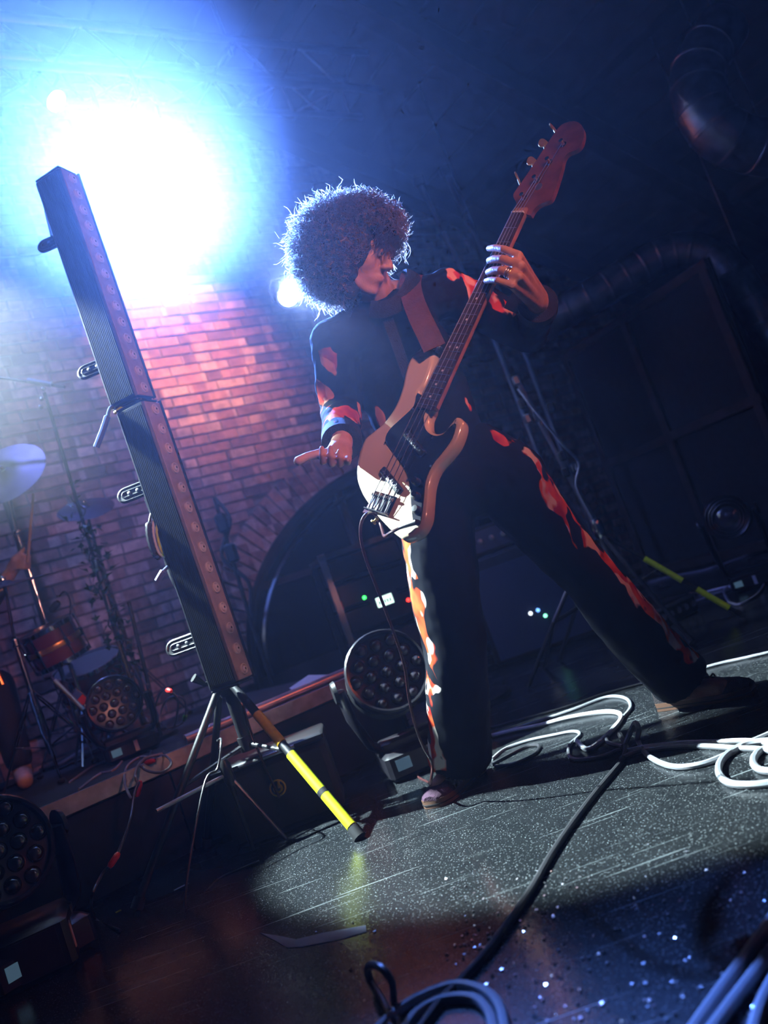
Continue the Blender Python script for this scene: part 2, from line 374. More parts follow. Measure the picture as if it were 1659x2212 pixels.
# haze: a thin veil through the room and a denser cloud of smoke at the back left
def haze_material(name, dens, g):
    hz = bpy.data.materials.new(name); hz.use_nodes = True; nt = hz.node_tree; nt.nodes.clear()
    out = nt.nodes.new('ShaderNodeOutputMaterial'); sc_ = nt.nodes.new('ShaderNodeVolumeScatter'); sc_.inputs['Density'].default_value = dens
    sc_.inputs['Anisotropy'].default_value = g; sc_.inputs['Color'].default_value = (.93, .95, 1, 1); nt.links.new(sc_.outputs[0], out.inputs['Volume']); return hz
hb = slab(MB(), T0 + .02, T1 - .02, -2.2, WD - .02, .002, 5.6).build('stage_haze', haze_material('stage_haze', HAZE, .72), smooth=False)
tag(hb, 'thin stage haze catching the light beams', 'haze', kind='stuff')
sk = MB().ball((0, 0, 0), 1, M(((WT.x * 3.7, WN.x * 2.3, 0, TN(.2, 4.55, 0).x), (WT.y * 3.7, WN.y * 2.3, 0, TN(.2, 4.55, 0).y), (0, 0, 2.75, 3.6), (0, 0, 0, 1))), 40, 24).build('smoke_cloud', haze_material('smoke_cloud', SMOKE, .68))
tag(sk, 'dense blue-lit smoke cloud around the lamps at the back left', 'smoke', kind='stuff')

# ------------------------------------------------------------ truss and stage lamps
TNn = WD - 1.3
tr = thing('lighting_truss', 'aluminium lighting truss with diagonal braces hung below the roof', 'truss', TN(1.2, TNn, 4.06))
chords = [(TNn, 4.06), (TNn + .29, 4.06), (TNn, 4.36), (TNn + .29, 4.36)]; ta, tb = -1.2, 4.15
for n, z in chords: MB().tube([TN(ta, n, z), TN(tb, n, z)], .025, 10).build('chord', MT['alu'], tr)
k = 0; t = ta
while t < tb - .2:
    for (n0, z0), (n1, z1) in (((chords[0], chords[2])), ((chords[1], chords[3])), ((chords[0], chords[1]))):
        a, b = ((n0, z0), (n1, z1)) if k % 2 == 0 else ((n1, z1), (n0, z0))
        MB().tube([TN(t, *a), TN(t + .25, *b)], .0095, 6).build('brace', MT['alu'], tr)
    t += .25; k += 1
for t in (-.2, 3.1):
    MB().tube([TN(t, TNn + .14, 4.36), TN(t, TNn + .14, zroof(t) + .02)], .012, 6).build('hanger', MT['steel'], tr)

def stage_lamp(label, P, target, rad, col, power, angle, strength, hang=None, stand=None, group='stage spotlights', blend=.35, soft=.04, flip=1):
    d = (V(target) - V(P)).normalized(); o = thing('stage_spotlight', label, 'spotlight', P, group=group)
    m = frame(P, d)
    r = rad
    MB().lathe([(r * .55, -3.4 * r), (r * .95, -2.9 * r), (r * 1.12, -.5 * r), (r * 1.18, -.1 * r), (r * 1.18, .12 * r), (r * 1.02, .12 * r), (r * 1.0, -.12 * r), (r * .9, -.2 * r), (r * .3, -.3 * r)], 24, m).build('lamp_housing', MT['black'], o)
    MB().lathe([(r * .99, -.02 * r), (r * .8, .05 * r), (r * .4, .1 * r), (r * .02, .11 * r)], 24, m, close=False).build('lamp_lens', emat('lens_light', col, strength), o)
    side = d.cross(ZA).normalized() * flip; top = V(P) - d * r * 1.5
    u = side.cross(d).normalized()
    if u.z < 0: u = -u
    MB().tube([top + side * r * 1.35, top + side * r * 1.4 + ZA * r * 1.2, top + side * r * .8 + ZA * r * 2.1, top - side * r * .8 + ZA * r * 2.1, top - side * r * 1.4 + ZA * r * 1.2, top - side * r * 1.35], r * .14, 6).build('yoke', MT['black'], o)
    if hang: MB().tube([top + ZA * r * 2.05, V((top.x, top.y, hang))], .014, 8).build('drop_pipe', MT['black'], o)
    if stand is not None:
        q = V((top.x, top.y, 0))
        MB().tube([top + ZA * r * 2.1, top + ZA * r * 2.1 + side * r * 2.2, q + side * r * 2.2 + ZA * (stand + .02)], .018, 8).build('pole', MT['black'], o)
        MB().lathe([(.26, 0), (.26, .02), (.05, .035), (.02, .06)], 20, M.Translation(q + side * r * 2.2 + ZA * stand)).build('round_base', MT['black'], o)
    lamp('lamp_light', V(P) + d * r * .25, target, col, power, angle, blend, soft, o)
    return o
BLUE = (.10, .25, 1.0)
stage_lamp('blazing blue-white blinder lamp below the truss, lost in its own glare', WL(300, 470, 1.3), (0.10, 1.6, 2.3), .105, BLUE, P_BLINDER, 64, 40, hang=4.05, blend=.6)
stage_lamp('small round white spotlight with a visible beam, upper left under the truss', WL(121, 218, 1.3), (1.25, 3.6, .15), .058, (.5, .6, 1.0), P_SMALL, 20, 60, hang=4.05)
stage_lamp('warm orange spotlight lighting the brick wall, between blinder and truss', WL(322, 290, 1.25), WL(385, 735), .06, (1.0, .42, .20), P_WARM, 58, 7, hang=4.05, blend=1.0)
stage_lamp('blue-white back lamp on a stand behind the curly hair', PX(622, 640, 4.0), (0.13, 2.25, 1.6), .05, (.34, .50, 1.0), P_BACK, 16, 12, stand=0, flip=-1)
stage_lamp('added violet blue lamp on the truss out of view, brightening riser and wall', TN(.75, TNn + .1, 3.75), TN(2.5, 4.75, .9), .06, (.19, .26, 1.0), P_ADDED_WASH, 95, 2, hang=4.05, blend=.9)  # unseen wash lamp, added to brighten riser, drums and wall
KEY = V((-2.9, 3.5, 3.9))
stage_lamp('tall side spotlight beyond the left edge aimed at the bassist', KEY, (.14, 2.48, .12), .09, (.74, .94, 1.0), P_KEY, 19, 40, stand=RH, blend=.25)
stage_lamp('red wash spotlight on a stand beyond the right edge', (1.2, .0, 2.0), (-.42, 2.9, 1.6), .09, (1.0, .36, .27), P_RED, 50, 10, stand=0, blend=.8, soft=.1)

stage_lamp('orange red side spotlight on a stand off to the right of the bassist', (2.7, 1.75, 2.0), (.35, 2.4, 1.05), .09, (1.0, .17, .07), P_RIM, 36, 10, stand=0, blend=.6, soft=.06)
stage_lamp('greenish white side lamp beyond the left edge, its beam lighting the smoke', PX(-95, 560, 4.7), (-1.3, 2.0, 2.5), .08, (.45, .85, 1.0), P_SIDE, 28, 20, stand=RH, blend=.5)

# ------------------------------------------------------------ LED battens on a tripod stand
YB = 2.80; yaw = math.radians(-21)
BB = PX(500, 1478, YB); bxd = V((math.cos(yaw), math.sin(yaw), 0)); byd = V((-math.sin(yaw), math.cos(yaw), 0))
MT['bat'] = mat('batten_black', (.009, .010, .012), .5, var=.15); MT['batface'] = mat('batten_face', (.32, .26, .25), .5, var=.12, vscale=30)
MT['batlens'] = mat('batten_lens', (.62, .55, .53), .25, coat=.5)
LN = MB().lathe([(.019, 0), (.019, .005), (.0155, .006), (.013, .001), (.0118, .001), (.0095, .007), (.005, .0092), (.0005, .0096)], 14).mesh('lens_cap', MT['batlens'])
LC = MB().lathe([(.0048, .0075), (.0035, .0098), (.0005, .0105)], 8).mesh('lens_center', MT['black'])
def batten(label, z0, z1, off):
    c = V((BB.x, BB.y, 0)) + bxd * off[0] + byd * off[1]; m = M(((bxd.x, byd.x, 0, c.x), (bxd.y, byd.y, 0, c.y), (0, 0, 1, z0), (0, 0, 0, 1)))
    o = thing('led_batten', label, 'LED bar', mat=m, group='LED battens on the tripod stand'); h = z1 - z0; wx, wy = .118, .094
    MB().box((0, 0, h / 2), (wx, wy, h), bev=.006).build('housing', MT['bat'], o, local=True)
    f = MB()
    for k in range(15): f.box((-wx / 2 + .012 + k * .0068, -wy / 2 - .002, h / 2), (.0034, .006, h - .03))
    f.build('heat_sink', MT['bat'], o, local=True, smooth=False)
    MB().box((wx / 2 + .001, 0, h / 2), (.006, wy - .012, h - .012), bev=.002).build('lens_plate', MT['batface'], o, local=True)
    MB().box((wx / 2 + .004, wy / 2 - .004, h / 2), (.012, .006, h)).build('edge_rail', MT['bat'], o, local=True)
    for z in (-.004, h + .004): MB().box((0, 0, z), (wx - .006, wy - .006, .008), bev=.003).build('end_cap', MT['plastic'], o, local=True)
    nl = 14
    for k in range(nl):
        a = inst('lens_cap', LN, o, M.Translation((wx / 2 + .004, 0, .035 + k * (h - .07) / (nl - 1))) @ M.Rotation(math.pi / 2, 4, 'Y'))
        inst('lens_center', LC, a, M())
    return o
zt = PX(162, 368, YB).z; zm = PX(335, 862, YB).z
batten('lower black LED bar with a row of round lens caps on the tripod stand', BB.z, zm - .006, (0, 0))
batten('upper black LED bar rising into the glare on the tripod stand', zm + .012, zt, (-.016, .004))

PB = V((BB.x, BB.y, 0)) - bxd * .085 + byd * .10
stn = thing('tripod_stand', 'black tripod light stand with yellow taped leg and oval clamp plates', 'stand', PB)
MB().tube([PB + ZA * .30, PB + ZA * 1.35], .024, 12).build('pole', MT['black'], stn)
MB().tube([PB + ZA * 1.33, PB + ZA * (zt - .35)], .018, 12).build('pole', MT['black'], stn)
MB().lathe([(.034, 0), (.036, .01), (.036, .07), (.03, .08)], 14, M.Translation(PB + ZA * .5)).build('collar', MT['plastic'], stn)
MB().lathe([(.030, 0), (.032, .01), (.032, .05), (.027, .06)], 14, M.Translation(PB + ZA * 1.31)).build('collar', MT['plastic'], stn)
MB().lathe([(.03, 0), (.03, .05)], 14, M.Translation(PB + ZA * .30)).build('collar', MT['plastic'], stn)
MB().tube([PB + ZA * .56, PB + ZA * .565 + V((-.06, -.05, .0)), PB + ZA * .6 + V((-.085, -.07, 0))], [.008, .008, .016], 8).build('knob', MT['plastic'], stn)
F1 = FL(779, 1813)
def along(a, b, t): return a + (b - a) * t
for k, ft in enumerate((F1, V((-1.12, 2.60, 0)), V((-1.02, 3.10, 0)))):
    d = V((ft.x - PB.x, ft.y - PB.y, 0)).normalized(); hd = PB + d * .04 + ZA * .53
    ft = ft + ZA * .012
    lg = MB().tube([hd, ft - (ft - hd).normalized() * .01], .0145 if k == 0 else .013, 10).build('leg', MT['black'] if k else MT['steel'], stn)
    mid = along(hd, ft, .48); MB().tube([PB + d * .02 + ZA * .32, mid], .007, 6).build('brace', MT['black'], stn)
    MB().tube([along(hd, ft, .955), ft - ZA * .006], [.019, .021], 10).build('rubber_foot', MT['matte'], lg)
    if k == 0:
        MB().tube([along(hd, ft, .0), along(hd, ft, .22)], .0155, 10).build('leg_sleeve', MT['black'], lg)
        for n, a, b, mm in (('tape_band', .22, .43, 'orange_tape'), ('tape_band', .50, .74, 'yellow'), ('tape_band', .755, .95, 'yellow')):
            MB().tube([along(hd, ft, a), along(hd, ft, b)], .0168, 12).build(n, MT[mm], lg)
        MB().tube([along(hd, ft, .735), along(hd, ft, .76)], .0172, 12).build('tape_band', MT['matte'], lg)
def oval_plate(p, tilt=0.0):
    L, Wd = .125, .05; n = 10
    pl = [(math.cos(a) * Wd / 2 - L / 2 + Wd / 2, math.sin(a) * Wd / 2) for a in np.linspace(math.pi / 2, 3 * math.pi / 2, n)] + [(L / 2, -Wd / 2), (L / 2 + .035, -Wd / 2 + .0), (L / 2 + .05, Wd * .9), (L / 2 - .02, Wd / 2)]
    m = M.Translation(p) @ M.Rotation(yaw * .3, 4, 'Z') @ M.Rotation(math.pi / 2 - .35, 4, 'X') @ M.Rotation(tilt, 4, 'Z')
    o = MB().prism(pl, -.004, .004, m).build('clamp_plate', MT['black'], stn, smooth=False)
    q = [V((math.cos(a) * Wd / 2 - L / 2 + Wd / 2, math.sin(a) * Wd / 2, 0)) for a in np.linspace(math.pi / 2, 3 * math.pi / 2, n)]
    MB().tube([V((L / 2, Wd / 2, 0))] + q + [V((L / 2, -Wd / 2, 0))], .006, 6, m).build('rim', MT['plastic'], o)
    q = [V((math.cos(a) * Wd * .22 - L / 2 + Wd / 2, math.sin(a) * Wd * .22, .004)) for a in np.linspace(math.pi / 2, 3 * math.pi / 2, n)]
    MB().tube([V((L * .3, Wd * .22, .004))] + q + [V((L * .3, -Wd * .22, .004)), V((L * .3, Wd * .22, .004))], .003, 6, m).build('slot_rim', MT['plastic'], o)
    for x in (-.02, .012): MB().lathe([(.006, .003), (.006, .008), (.002, .009)], 8, m @ M.Translation((x, 0, 0))).build('bolt', MT['steel'], o)
for x, y in ((118, 522), (205, 795), (292, 1062), (398, 1392)):
    p = PX(x, y, YB + .05); oval_plate(p)
MB().box(PB + ZA * (zt - .33), (.05, .05, .14), bev=.008).build('clamp_head', MT['black'], stn)
MB().tube([PX(98, 455, YB + .05), PX(112, 510, YB + .05)], .005, 6).build('clamp_pin', MT['steel'], stn)
for px in (300, 435, 235, 160):
    py = {160: 560, 235: 765, 300: 1045, 435: 1372}[px]; a = PX(px, py, YB + .06); z = a.z
    MB().box(V((PB.x, PB.y, z)), (.07, .07, .05), bev=.008).build('pole_clamp', MT['black'], stn)
    b = V((BB.x, BB.y, z)) - bxd * .03 + byd * .03
    MB().tube([V((PB.x, PB.y, z)), b], .012, 8).build('bracket_arm', MT['black'], stn)

def cable(name, label, pts, r, m, cat='cable', group=None, n=8, seg=8, plugs=()):
    P = spline(pts, seg); o = MB().tube(P, r, n).build(name, m, None); tag(o, label, cat, group)
    for i, (pos, mm, ln) in enumerate(plugs):
        q = min(len(P) - 2, max(1, int(pos * (len(P) - 1)))); d = (P[q + 1] - P[q - 1]).normalized()
        MB().tube([P[q] - d * ln / 2, P[q] - d * ln * .3, P[q] + d * ln * .3, P[q] + d * ln / 2], [r * 1.4, r * 2.1, r * 2.1, r * 1.3], 8).build('plug', mm, o)
    return o
def pole_cable(label, rnd, a, b, off, r=.005, m='cable'):
    RR = random.Random(rnd); ps = []
    for i in range(9):
        z = a + (b - a) * i / 8; ps.append(V((PB.x, PB.y, z)) + V((off[0] + RR.uniform(-.012, .012), off[1] + RR.uniform(-.01, .01), 0)))
    return cable('power_cable', label, ps, r, MT[m], group='cables along the tripod stand')
pole_cable('thin black cable hanging beside the upper part of the tripod pole', 1, 2.05, 1.36, (-.033, -.02), .0045)
pole_cable('black cable looping along the middle of the tripod pole', 2, 1.95, 1.02, (-.045, -.03))
pole_cable('thick dark cable strapped to the lower tripod pole', 3, 1.25, .62, (-.05, -.02), .007)
pole_cable('dark red cable running down the tripod pole to the floor', 4, 1.2, .12, (.045, -.045), .0045, 'cable_red')
pole_cable('second black cable strapped to the lower tripod pole', 5, 1.3, .60, (-.045, .02), .006)
cable('power_connector', 'blue plastic power connector hanging from the tripod pole', [PX(258, 885, YB), PX(240, 880, YB - .02), PX(232, 900, YB - .02), PX(222, 930, YB - .02), PX(208, 966, YB - .02)], [.006] * 16 + [.011] * 17, mat('blue_connector', (.10, .22, .65), .4), 'connector')
cable('tag_loop', 'yellow green cable tie tag on the tripod pole', [PX(248, 892, YB - .01), PX(258, 884, YB - .02), PX(268, 880, YB - .02), PX(268, 895, YB - .02), PX(258, 905, YB - .01)], .006, MT['yellow'], 'cable tie')
for k, (dx, mm) in enumerate(((0, 'cable'), (9, 'cable_white'), (17, 'yellow'))):
    cable('power_connector', ('black ribbed plug in the cluster on the tripod pole', 'white plug lead in the cluster on the tripod pole', 'yellow striped lead in the cluster on the tripod pole')[k],
          [PX(338 + dx, 1088, YB), PX(325 + dx, 1115, YB - .02), PX(322 + dx, 1150, YB - .03), PX(332 + dx, 1190, YB - .02), PX(345 + dx, 1205, YB)], [.004] * 12 + ([.011, .013] * 11)[:21] if k == 0 else .0045, MT[mm], 'connector')
cable('power_connector', 'small blue tipped connector poking out from the lower tripod pole', [PX(362, 1225, YB), PX(352, 1235, YB - .02), PX(340, 1255, YB - .02)], [.006] * 8 + [.011] * 9, mat('blue_grey_plastic', (.12, .14, .35), .4), 'connector')

# ------------------------------------------------------------ bass guitar
Pb = PX(830, 1080, 2.12)
Yn = 2.12
for _ in range(60):
    if (PX(1122, 463, Yn) - Pb).length < .864: Yn += .004
Pn = PX(1122, 463, Yn); ax = (Pn - Pb).normalized()
view = (Pb - C0).normalized(); pim = (IR * .904 - IU * .428); pim = (pim - ax * pim.dot(ax)).normalized(); tow = -(view - ax * view.dot(ax)); tow = (tow - pim * tow.dot(pim)).normalized()
tt = (pim * .72 + tow * .69).normalized(); gy = -tt; gn = ax.cross(gy).normalized()
MG = M(((ax.x, gy.x, gn.x, Pb.x), (ax.y, gy.y, gn.y, Pb.y), (ax.z, gy.z, gn.z, Pb.z), (0, 0, 0, 1)))
MGi = MG.inverted()
def G(px, py, z=0.0):
    o = MGi @ C0; d = MGi.to_3x3() @ ray(px, py); k = (z - o.z) / d.z; p = o + d * k; return (p.x, p.y)
MT['ivory'] = mat('ivory_lacquer', (.70, .60, .43), .22, coat=.8, var=.05, vscale=8)
MT['guard'] = mat('black_pickguard', (.014, .013, .016), .16, spec=.6)
MT['maple'] = mat('amber_maple', (.42, .17, .05), .3, coat=.5, var=.2, vscale=30)
MT['rose'] = mat('dark_rosewood', (.028, .014, .010), .42, var=.4, vscale=60)
MT['headw'] = mat('headstock_wood', (.16, .05, .018), .3, coat=.5, var=.3, vscale=25)
MT['gold'] = mat('worn_gold_plate', (.95, .62, .22), .28, .8, var=.2, vscale=40)
MT['inlay'] = mat('pearl_inlay', (.75, .74, .7), .3)
bass = thing('bass_guitar', 'ivory four-string bass guitar with black pickguard held by the bassist', 'bass guitar', mat=MG)
face = [(872, 1163), (900, 1152), (920, 1120), (925, 1080), (929, 1042), (941, 1010), (965, 982), (985, 955), (997, 922), (996, 904), (984, 899), (971, 914), (957, 931), (940, 934), (926, 924), (924, 900), (932, 872), (905, 850), (916, 833), (926, 810), (934, 783), (936, 763), (930, 750), (915, 747), (898, 757), (882, 778), (873, 805), (866, 838), (852, 875), (830, 908), (805, 930), (787, 946), (776, 972), (769, 1005), (769, 1035), (778, 1062), (792, 1085), (812, 1112), (836, 1138), (856, 1156)]
pts = [V((*G(*p), 0)) for p in face]
q = [pts[-1]] + pts + [pts[0], pts[1]]; ring = spline(q, 5)[5:-5]; ring = ring[:-1] if (ring[-1] - ring[0]).length < 1e-5 else ring
def inset(r, d):
    n = len(r); o = []
    for i in range(n):
        t = (r[(i + 1) % n] - r[i - 1]); nn = V((t.y, -t.x, 0)).normalized(); o.append(r[i] + nn * d)
    return o
area = sum(ring[i].x * ring[(i + 1) % len(ring)].y - ring[(i + 1) % len(ring)].x * ring[i].y for i in range(len(ring)))
sg = -1 if area > 0 else 1
N = len(ring); mb = MB(); lv = [(.0, .012), (-.0012, .007), (-.004, .0028), (-.010, 0), (-.032, 0), (-.038, .003), (-.041, .008), (-.042, .014)]
vs = []; fs = []
for z, d in lv: vs += [p + V((0, 0, z)) for p in inset(ring, d * sg)]
for k in range(len(lv) - 1):
    for i in range(N): j = (i + 1) % N; fs.append((k * N + i, k * N + j, k * N + N + j, k * N + N + i))
fs += [tuple(range(N)), tuple(range((len(lv) - 1) * N, len(lv) * N))[::-1]]
if sg > 0: fs = [f[::-1] for f in fs]
fs = [f[::-1] for f in fs]
mb.add(vs, fs).build('body', MT['ivory'], bass, local=True)
gp = [(903, 850), (895, 878), (868, 905), (842, 930), (834, 953), (848, 975), (870, 1005), (884, 1035), (889, 1074), (894, 1128), (908, 1132), (916, 1080), (920, 1040), (935, 1005), (958, 976), (978, 947), (986, 917), (974, 922), (958, 939), (938, 942), (920, 928), (916, 900), (924, 872)]
gp3 = [V((*G(*p), 0)) for p in gp]; gl = spline([gp3[-1]] + gp3 + [gp3[0], gp3[1]], 3)[3:-3]
pg = MB().prism([(p.x, p.y) for p in gl], .0004, .0028).build('pickguard', MT['guard'], bass, local=True, smooth=False)
for p in gp3[1:-1:3]: MB().lathe([(.0035, .0028), (.003, .004), (.0005, .0042)], 8, M.Translation((p.x * .97 + gp3[10].x * .03, p.y * .97, 0))).build('screw', MT['steel'], pg, local=True)
cp = [V((*G(*p), 0)) for p in ((888, 1040), (900, 1022), (918, 1035), (914, 1080), (910, 1132), (896, 1134), (890, 1090))]
MB().prism([(p.x, p.y) for p in cp], .0028, .0042).build('control_plate', mat('dark_chrome', (.10, .10, .12), .2, 1.0), bass, local=True, smooth=False)
for p in ((901, 1042), (901, 1073), (902, 1103)):
    x, y = G(*p, .006); MB().lathe([(.011, .004), (.0115, .006), (.0095, .02), (.0085, .0215), (.001, .022)], 18, M.Translation((x, y, 0))).build('knob', MT['plastic'], bass, local=True)
for nm, p0, p1 in (('pickup', (826, 1014), (866, 1064)), ('pickup', (878, 935), (915, 982))):
    a, b = V((*G(*p0, .004), 0)), V((*G(*p1, .004), 0)); c = (a + b) / 2; d = b - a; m = M.Translation(c) @ M.Rotation(math.atan2(d.y, d.x), 4, 'Z')
    pk = MB().box((0, 0, .005), (d.length, .020, .012), m, bev=.003).build(nm, MT['plastic'], bass, local=True)
    for k in range(8): MB().lathe([(.0024, .010), (.0024, .0122), (.0004, .0124)], 8, m @ M.Translation(((k - 3.5) * .0105, 0, 0))).build('pole_piece', MT['steel'], pk, local=True)
br = MB().box((-.012, 0, .003), (.055, .082, .004), bev=.0015).build('bridge', MT['chrome'], bass, local=True)
MB().box((-.037, 0, .009), (.004, .082, .014), bev=.001).build('bridge_lip', MT['chrome'], br, local=True)
for k in range(4):
    y = (k - 1.5) * .0195
    MB().tube([(.004, y - .008, .009), (.004, y + .008, .009)], .0048, 10).build('saddle', MT['chrome'], br, local=True)
    MB().tube([(-.037, y, .008), (.002, y, .008)], .0016, 6).build('saddle_screw', MT['steel'], br, local=True)
def nw(s): return .031 + (.0195 - .031) * (s - .285) / (.864 - .285)
nk = MB(); prof = []
for s in np.linspace(.272, .885, 14):
    w = nw(s); nk_r = [(w * math.cos(a), -.004 + (.018 if s > .36 else .022) * -math.sin(a)) for a in np.linspace(0, math.pi, 9)] + [(-w, .004), (w, .004)]
    prof.append([V((s, y, z)) for y, z in nk_r])
n = len(prof[0]); vs = [p for r in prof for p in r]; fs = [(k * n + i, k * n + (i + 1) % n, k * n + n + (i + 1) % n, k * n + n + i) for k in range(len(prof) - 1) for i in range(n)] + [tuple(range(n))[::-1], tuple(range((len(prof) - 1) * n, len(prof) * n))]
neck = nk.add(vs, fs).build('neck', MT['maple'], bass, local=True)
fb = [(.262, -.0315), (.864, -.0195), (.864, .0195), (.262, .0315)]
fbd = MB().prism([(a, b) for a, b in fb], .0042, .0105).build('fretboard', MT['rose'], bass, local=True, smooth=False)
for k in range(1, 21):
    s = .864 * 2 ** (-k / 12); w = nw(s) * 1.0
    MB().tube([(s, -w, .0107), (s, w, .0107)], .0011, 6).build('fret', MT['steel'], fbd, local=True)
    if k in (3, 5, 7, 9, 12, 15, 17, 19):
        sm = .864 * (2 ** (-k / 12) + 2 ** (-(k - 1) / 12)) / 2
        for y in ((-.012, .012) if k == 12 else (0,)): MB().lathe([(.0033, .0104), (.0033, .0109), (.0002, .011)], 10, M.Translation((sm, y, 0))).build('inlay', MT['inlay'], fbd, local=True)
MB().box((.866, 0, .009), (.005, .040, .008), bev=.001).build('nut', MT['inlay'], bass, local=True)
hs = [(1113, 456), (1116, 440), (1109, 424), (1114, 412), (1134, 384), (1160, 345), (1187, 304), (1210, 273), (1228, 264), (1245, 263), (1258, 273), (1262, 290), (1257, 311), (1245, 324), (1228, 331), (1219, 343), (1214, 365), (1204, 398), (1195, 423), (1187, 434), (1166, 442), (1154, 453), (1147, 466)]
h3 = [V((*G(*p, -.004), 0)) for p in hs]; hl = spline(h3, 4)
hd = MB().prism([(p.x, p.y) for p in hl], -.017, -.003).build('headstock', MT['headw'], bass, local=True)
posts = [G(1213, 306, .01), G(1183, 345, .01), G(1155, 384, .01), G(1128, 422, .01)]
keys = [(1193, 274, 'thin'), (1172, 308, 'face'), (1147, 347, 'face'), (1116, 380, 'edge')]
for k, (x, y) in enumerate(posts):
    MB().lathe([(.0095, -.003), (.0095, 0), (.006, .001), (.0052, .006), (.006, .014), (.0062, .016), (.001, .0165)], 14, M.Translation((x, y, 0))).build('tuning_post', MT['chrome'], bass, local=True)
    kx, ky = G(keys[k][0], keys[k][1], -.012); a = V((x, y, -.014)); b = V((kx, ky, -.014)); d = (b - a).normalized()
    MB().tube([a, a + d * max(.01, (b - a).length - .014)], .003, 8).build('tuning_shaft', MT['gold'], bass, local=True)
    mode = keys[k][2]; cd_ = MGi.to_3x3() @ (C0 - Pn); best_ = max(np.linspace(-1.6, 1.6, 65), key=lambda q: ((frame(b, V((0, 0, 1)), d) @ M.Rotation(q, 4, 'X')).to_3x3() @ V((0, 0, 1))).dot(cd_)); rot = best_ + {'face': 0.15, 'edge': 1.4, 'thin': 1.2}[mode]
    m = frame(b, V((0, 0, 1)), d) @ M.Rotation(rot, 4, 'X')
    out = [V((.0175 * math.cos(a2) * (1 + .10 * math.cos(3 * a2)), .0130 * math.sin(a2) * (1 + .10 * math.cos(3 * a2)), 0)) for a2 in np.linspace(0, 2 * math.pi, 25)[:-1]]
    MB().prism([(p.x, p.y) for p in out], -.0016, .0016, m).build('tuning_key', MT['gold'], bass, local=True)
MB().lathe([(.011, -.003), (.011, -.001), (.001, -.0008)], 12, M.Translation((*G(1163, 402, 0), 0))).build('string_guide', MT['steel'], bass, local=True)
for k in range(4):
    yb = (k - 1.5) * .0195; yn = (k - 1.5) * .0102; px_, py_ = posts[3 - k] if False else posts[[3, 2, 1, 0][3 - k]]
    r = [.0007, .0009, .0011, .0013][k]
    MB().tube([(-.036, yb, .010), (.004, yb, .0142), (.866, yn, .0135), (px_, py_, .006)], r, 6).build('string', MT['steel'], bass, local=True)
MB().lathe([(.006, 0), (.006, .004), (.0035, .006), (.0035, .012), (.0085, .014), (.0085, .018), (.001, .019)], 12, frame(V((*G(806, 1112), -.02)), V((-.8, .4, 0)))).build('strap_button', MT['gold'], bass, local=True)
MB().lathe([(.006, 0), (.006, .004), (.0035, .012), (.0085, .014), (.0085, .018), (.001, .019)], 12, frame(V((*G(934, 752), -.02)), V((1, -.1, 0)))).build('strap_button', MT['steel'], bass, local=True)
MB().tube([MG @ V((*G(904, 1128, .004), .004)), MG @ V((*G(898, 1128, .02), .02)), PX(880, 1134, 2.03), PX(862, 1141, 2.04)], [.0055, .0075, .0065, .004], 10).build('jack_plug', MT['plastic'], bass)

# strap and lead
def strip(pts, w, th, wd):
    P = spline(pts, 6); mb = MB(); vs = []; n = len(P)
    for i, p in enumerate(P):
        t = (P[min(i + 1, n - 1)] - P[max(0, i - 1)]).normalized(); s = wd[min(len(wd) - 1, i * len(wd) // n)] if isinstance(wd, list) else wd
        s = (V(s) - t * V(s).dot(t)).normalized(); u = t.cross(s)
        vs += [p - s * w / 2 - u * th / 2, p + s * w / 2 - u * th / 2, p + s * w / 2 + u * th / 2, p - s * w / 2 + u * th / 2]
    fs = [(i * 4 + a, i * 4 + (a + 1) % 4, i * 4 + 4 + (a + 1) % 4, i * 4 + 4 + a) for i in range(n - 1) for a in range(4)] + [(3, 2, 1, 0), tuple(range(n * 4 - 4, n * 4))]
    return mb.add(vs, fs)
wd1 = (IR * .93 - IU * .2 + IT * .2)
so = strip([PX(939, 752, 2.175), PX(924, 720, 2.185), PX(907, 685, 2.20), PX(893, 650, 2.225), PX(886, 618, 2.27), PX(888, 598, 2.34), PX(892, 600, 2.44), PX(880, 680, 2.54), PX(860, 850, 2.57), PX(850, 1000, 2.50), PX(825, 1080, 2.34), PX(808, 1112, 2.19)], .062, .004, wd1).build('guitar_strap', mat('brown_leather_strap', (.10, .032, .022), .6, bump=.3, bscale=150, var=.2, vscale=30))
tag(so, 'dark brown leather guitar strap over the bassist’s shoulder', 'guitar strap')
cable('guitar_lead', 'thin black and red lead hanging from the bass in front of the leg', [PX(862, 1141, 2.04), PX(845, 1150, 2.05), PX(831, 1158, 2.09), PX(826, 1146, 2.16), PX(820, 1128, 2.20), PX(806, 1108, 2.17), PX(790, 1112, 2.13), PX(780, 1132, 2.13), PX(780, 1165, 2.14), PX(792, 1212, 2.17), PX(822, 1290, 2.22), PX(852, 1370, 2.27), PX(874, 1440, 2.32), PX(884, 1510, 2.36), PX(898, 1570, 2.40), PX(915, 1615, 2.44), PX(933, 1650, 2.47), PX(930, 1690, 2.50), FL(925, 1690, .006), FL(905, 1665, .006), FL(1000, 1600, .006)], .0042, mat('lead_rubber', (.05, .012, .012), .35))

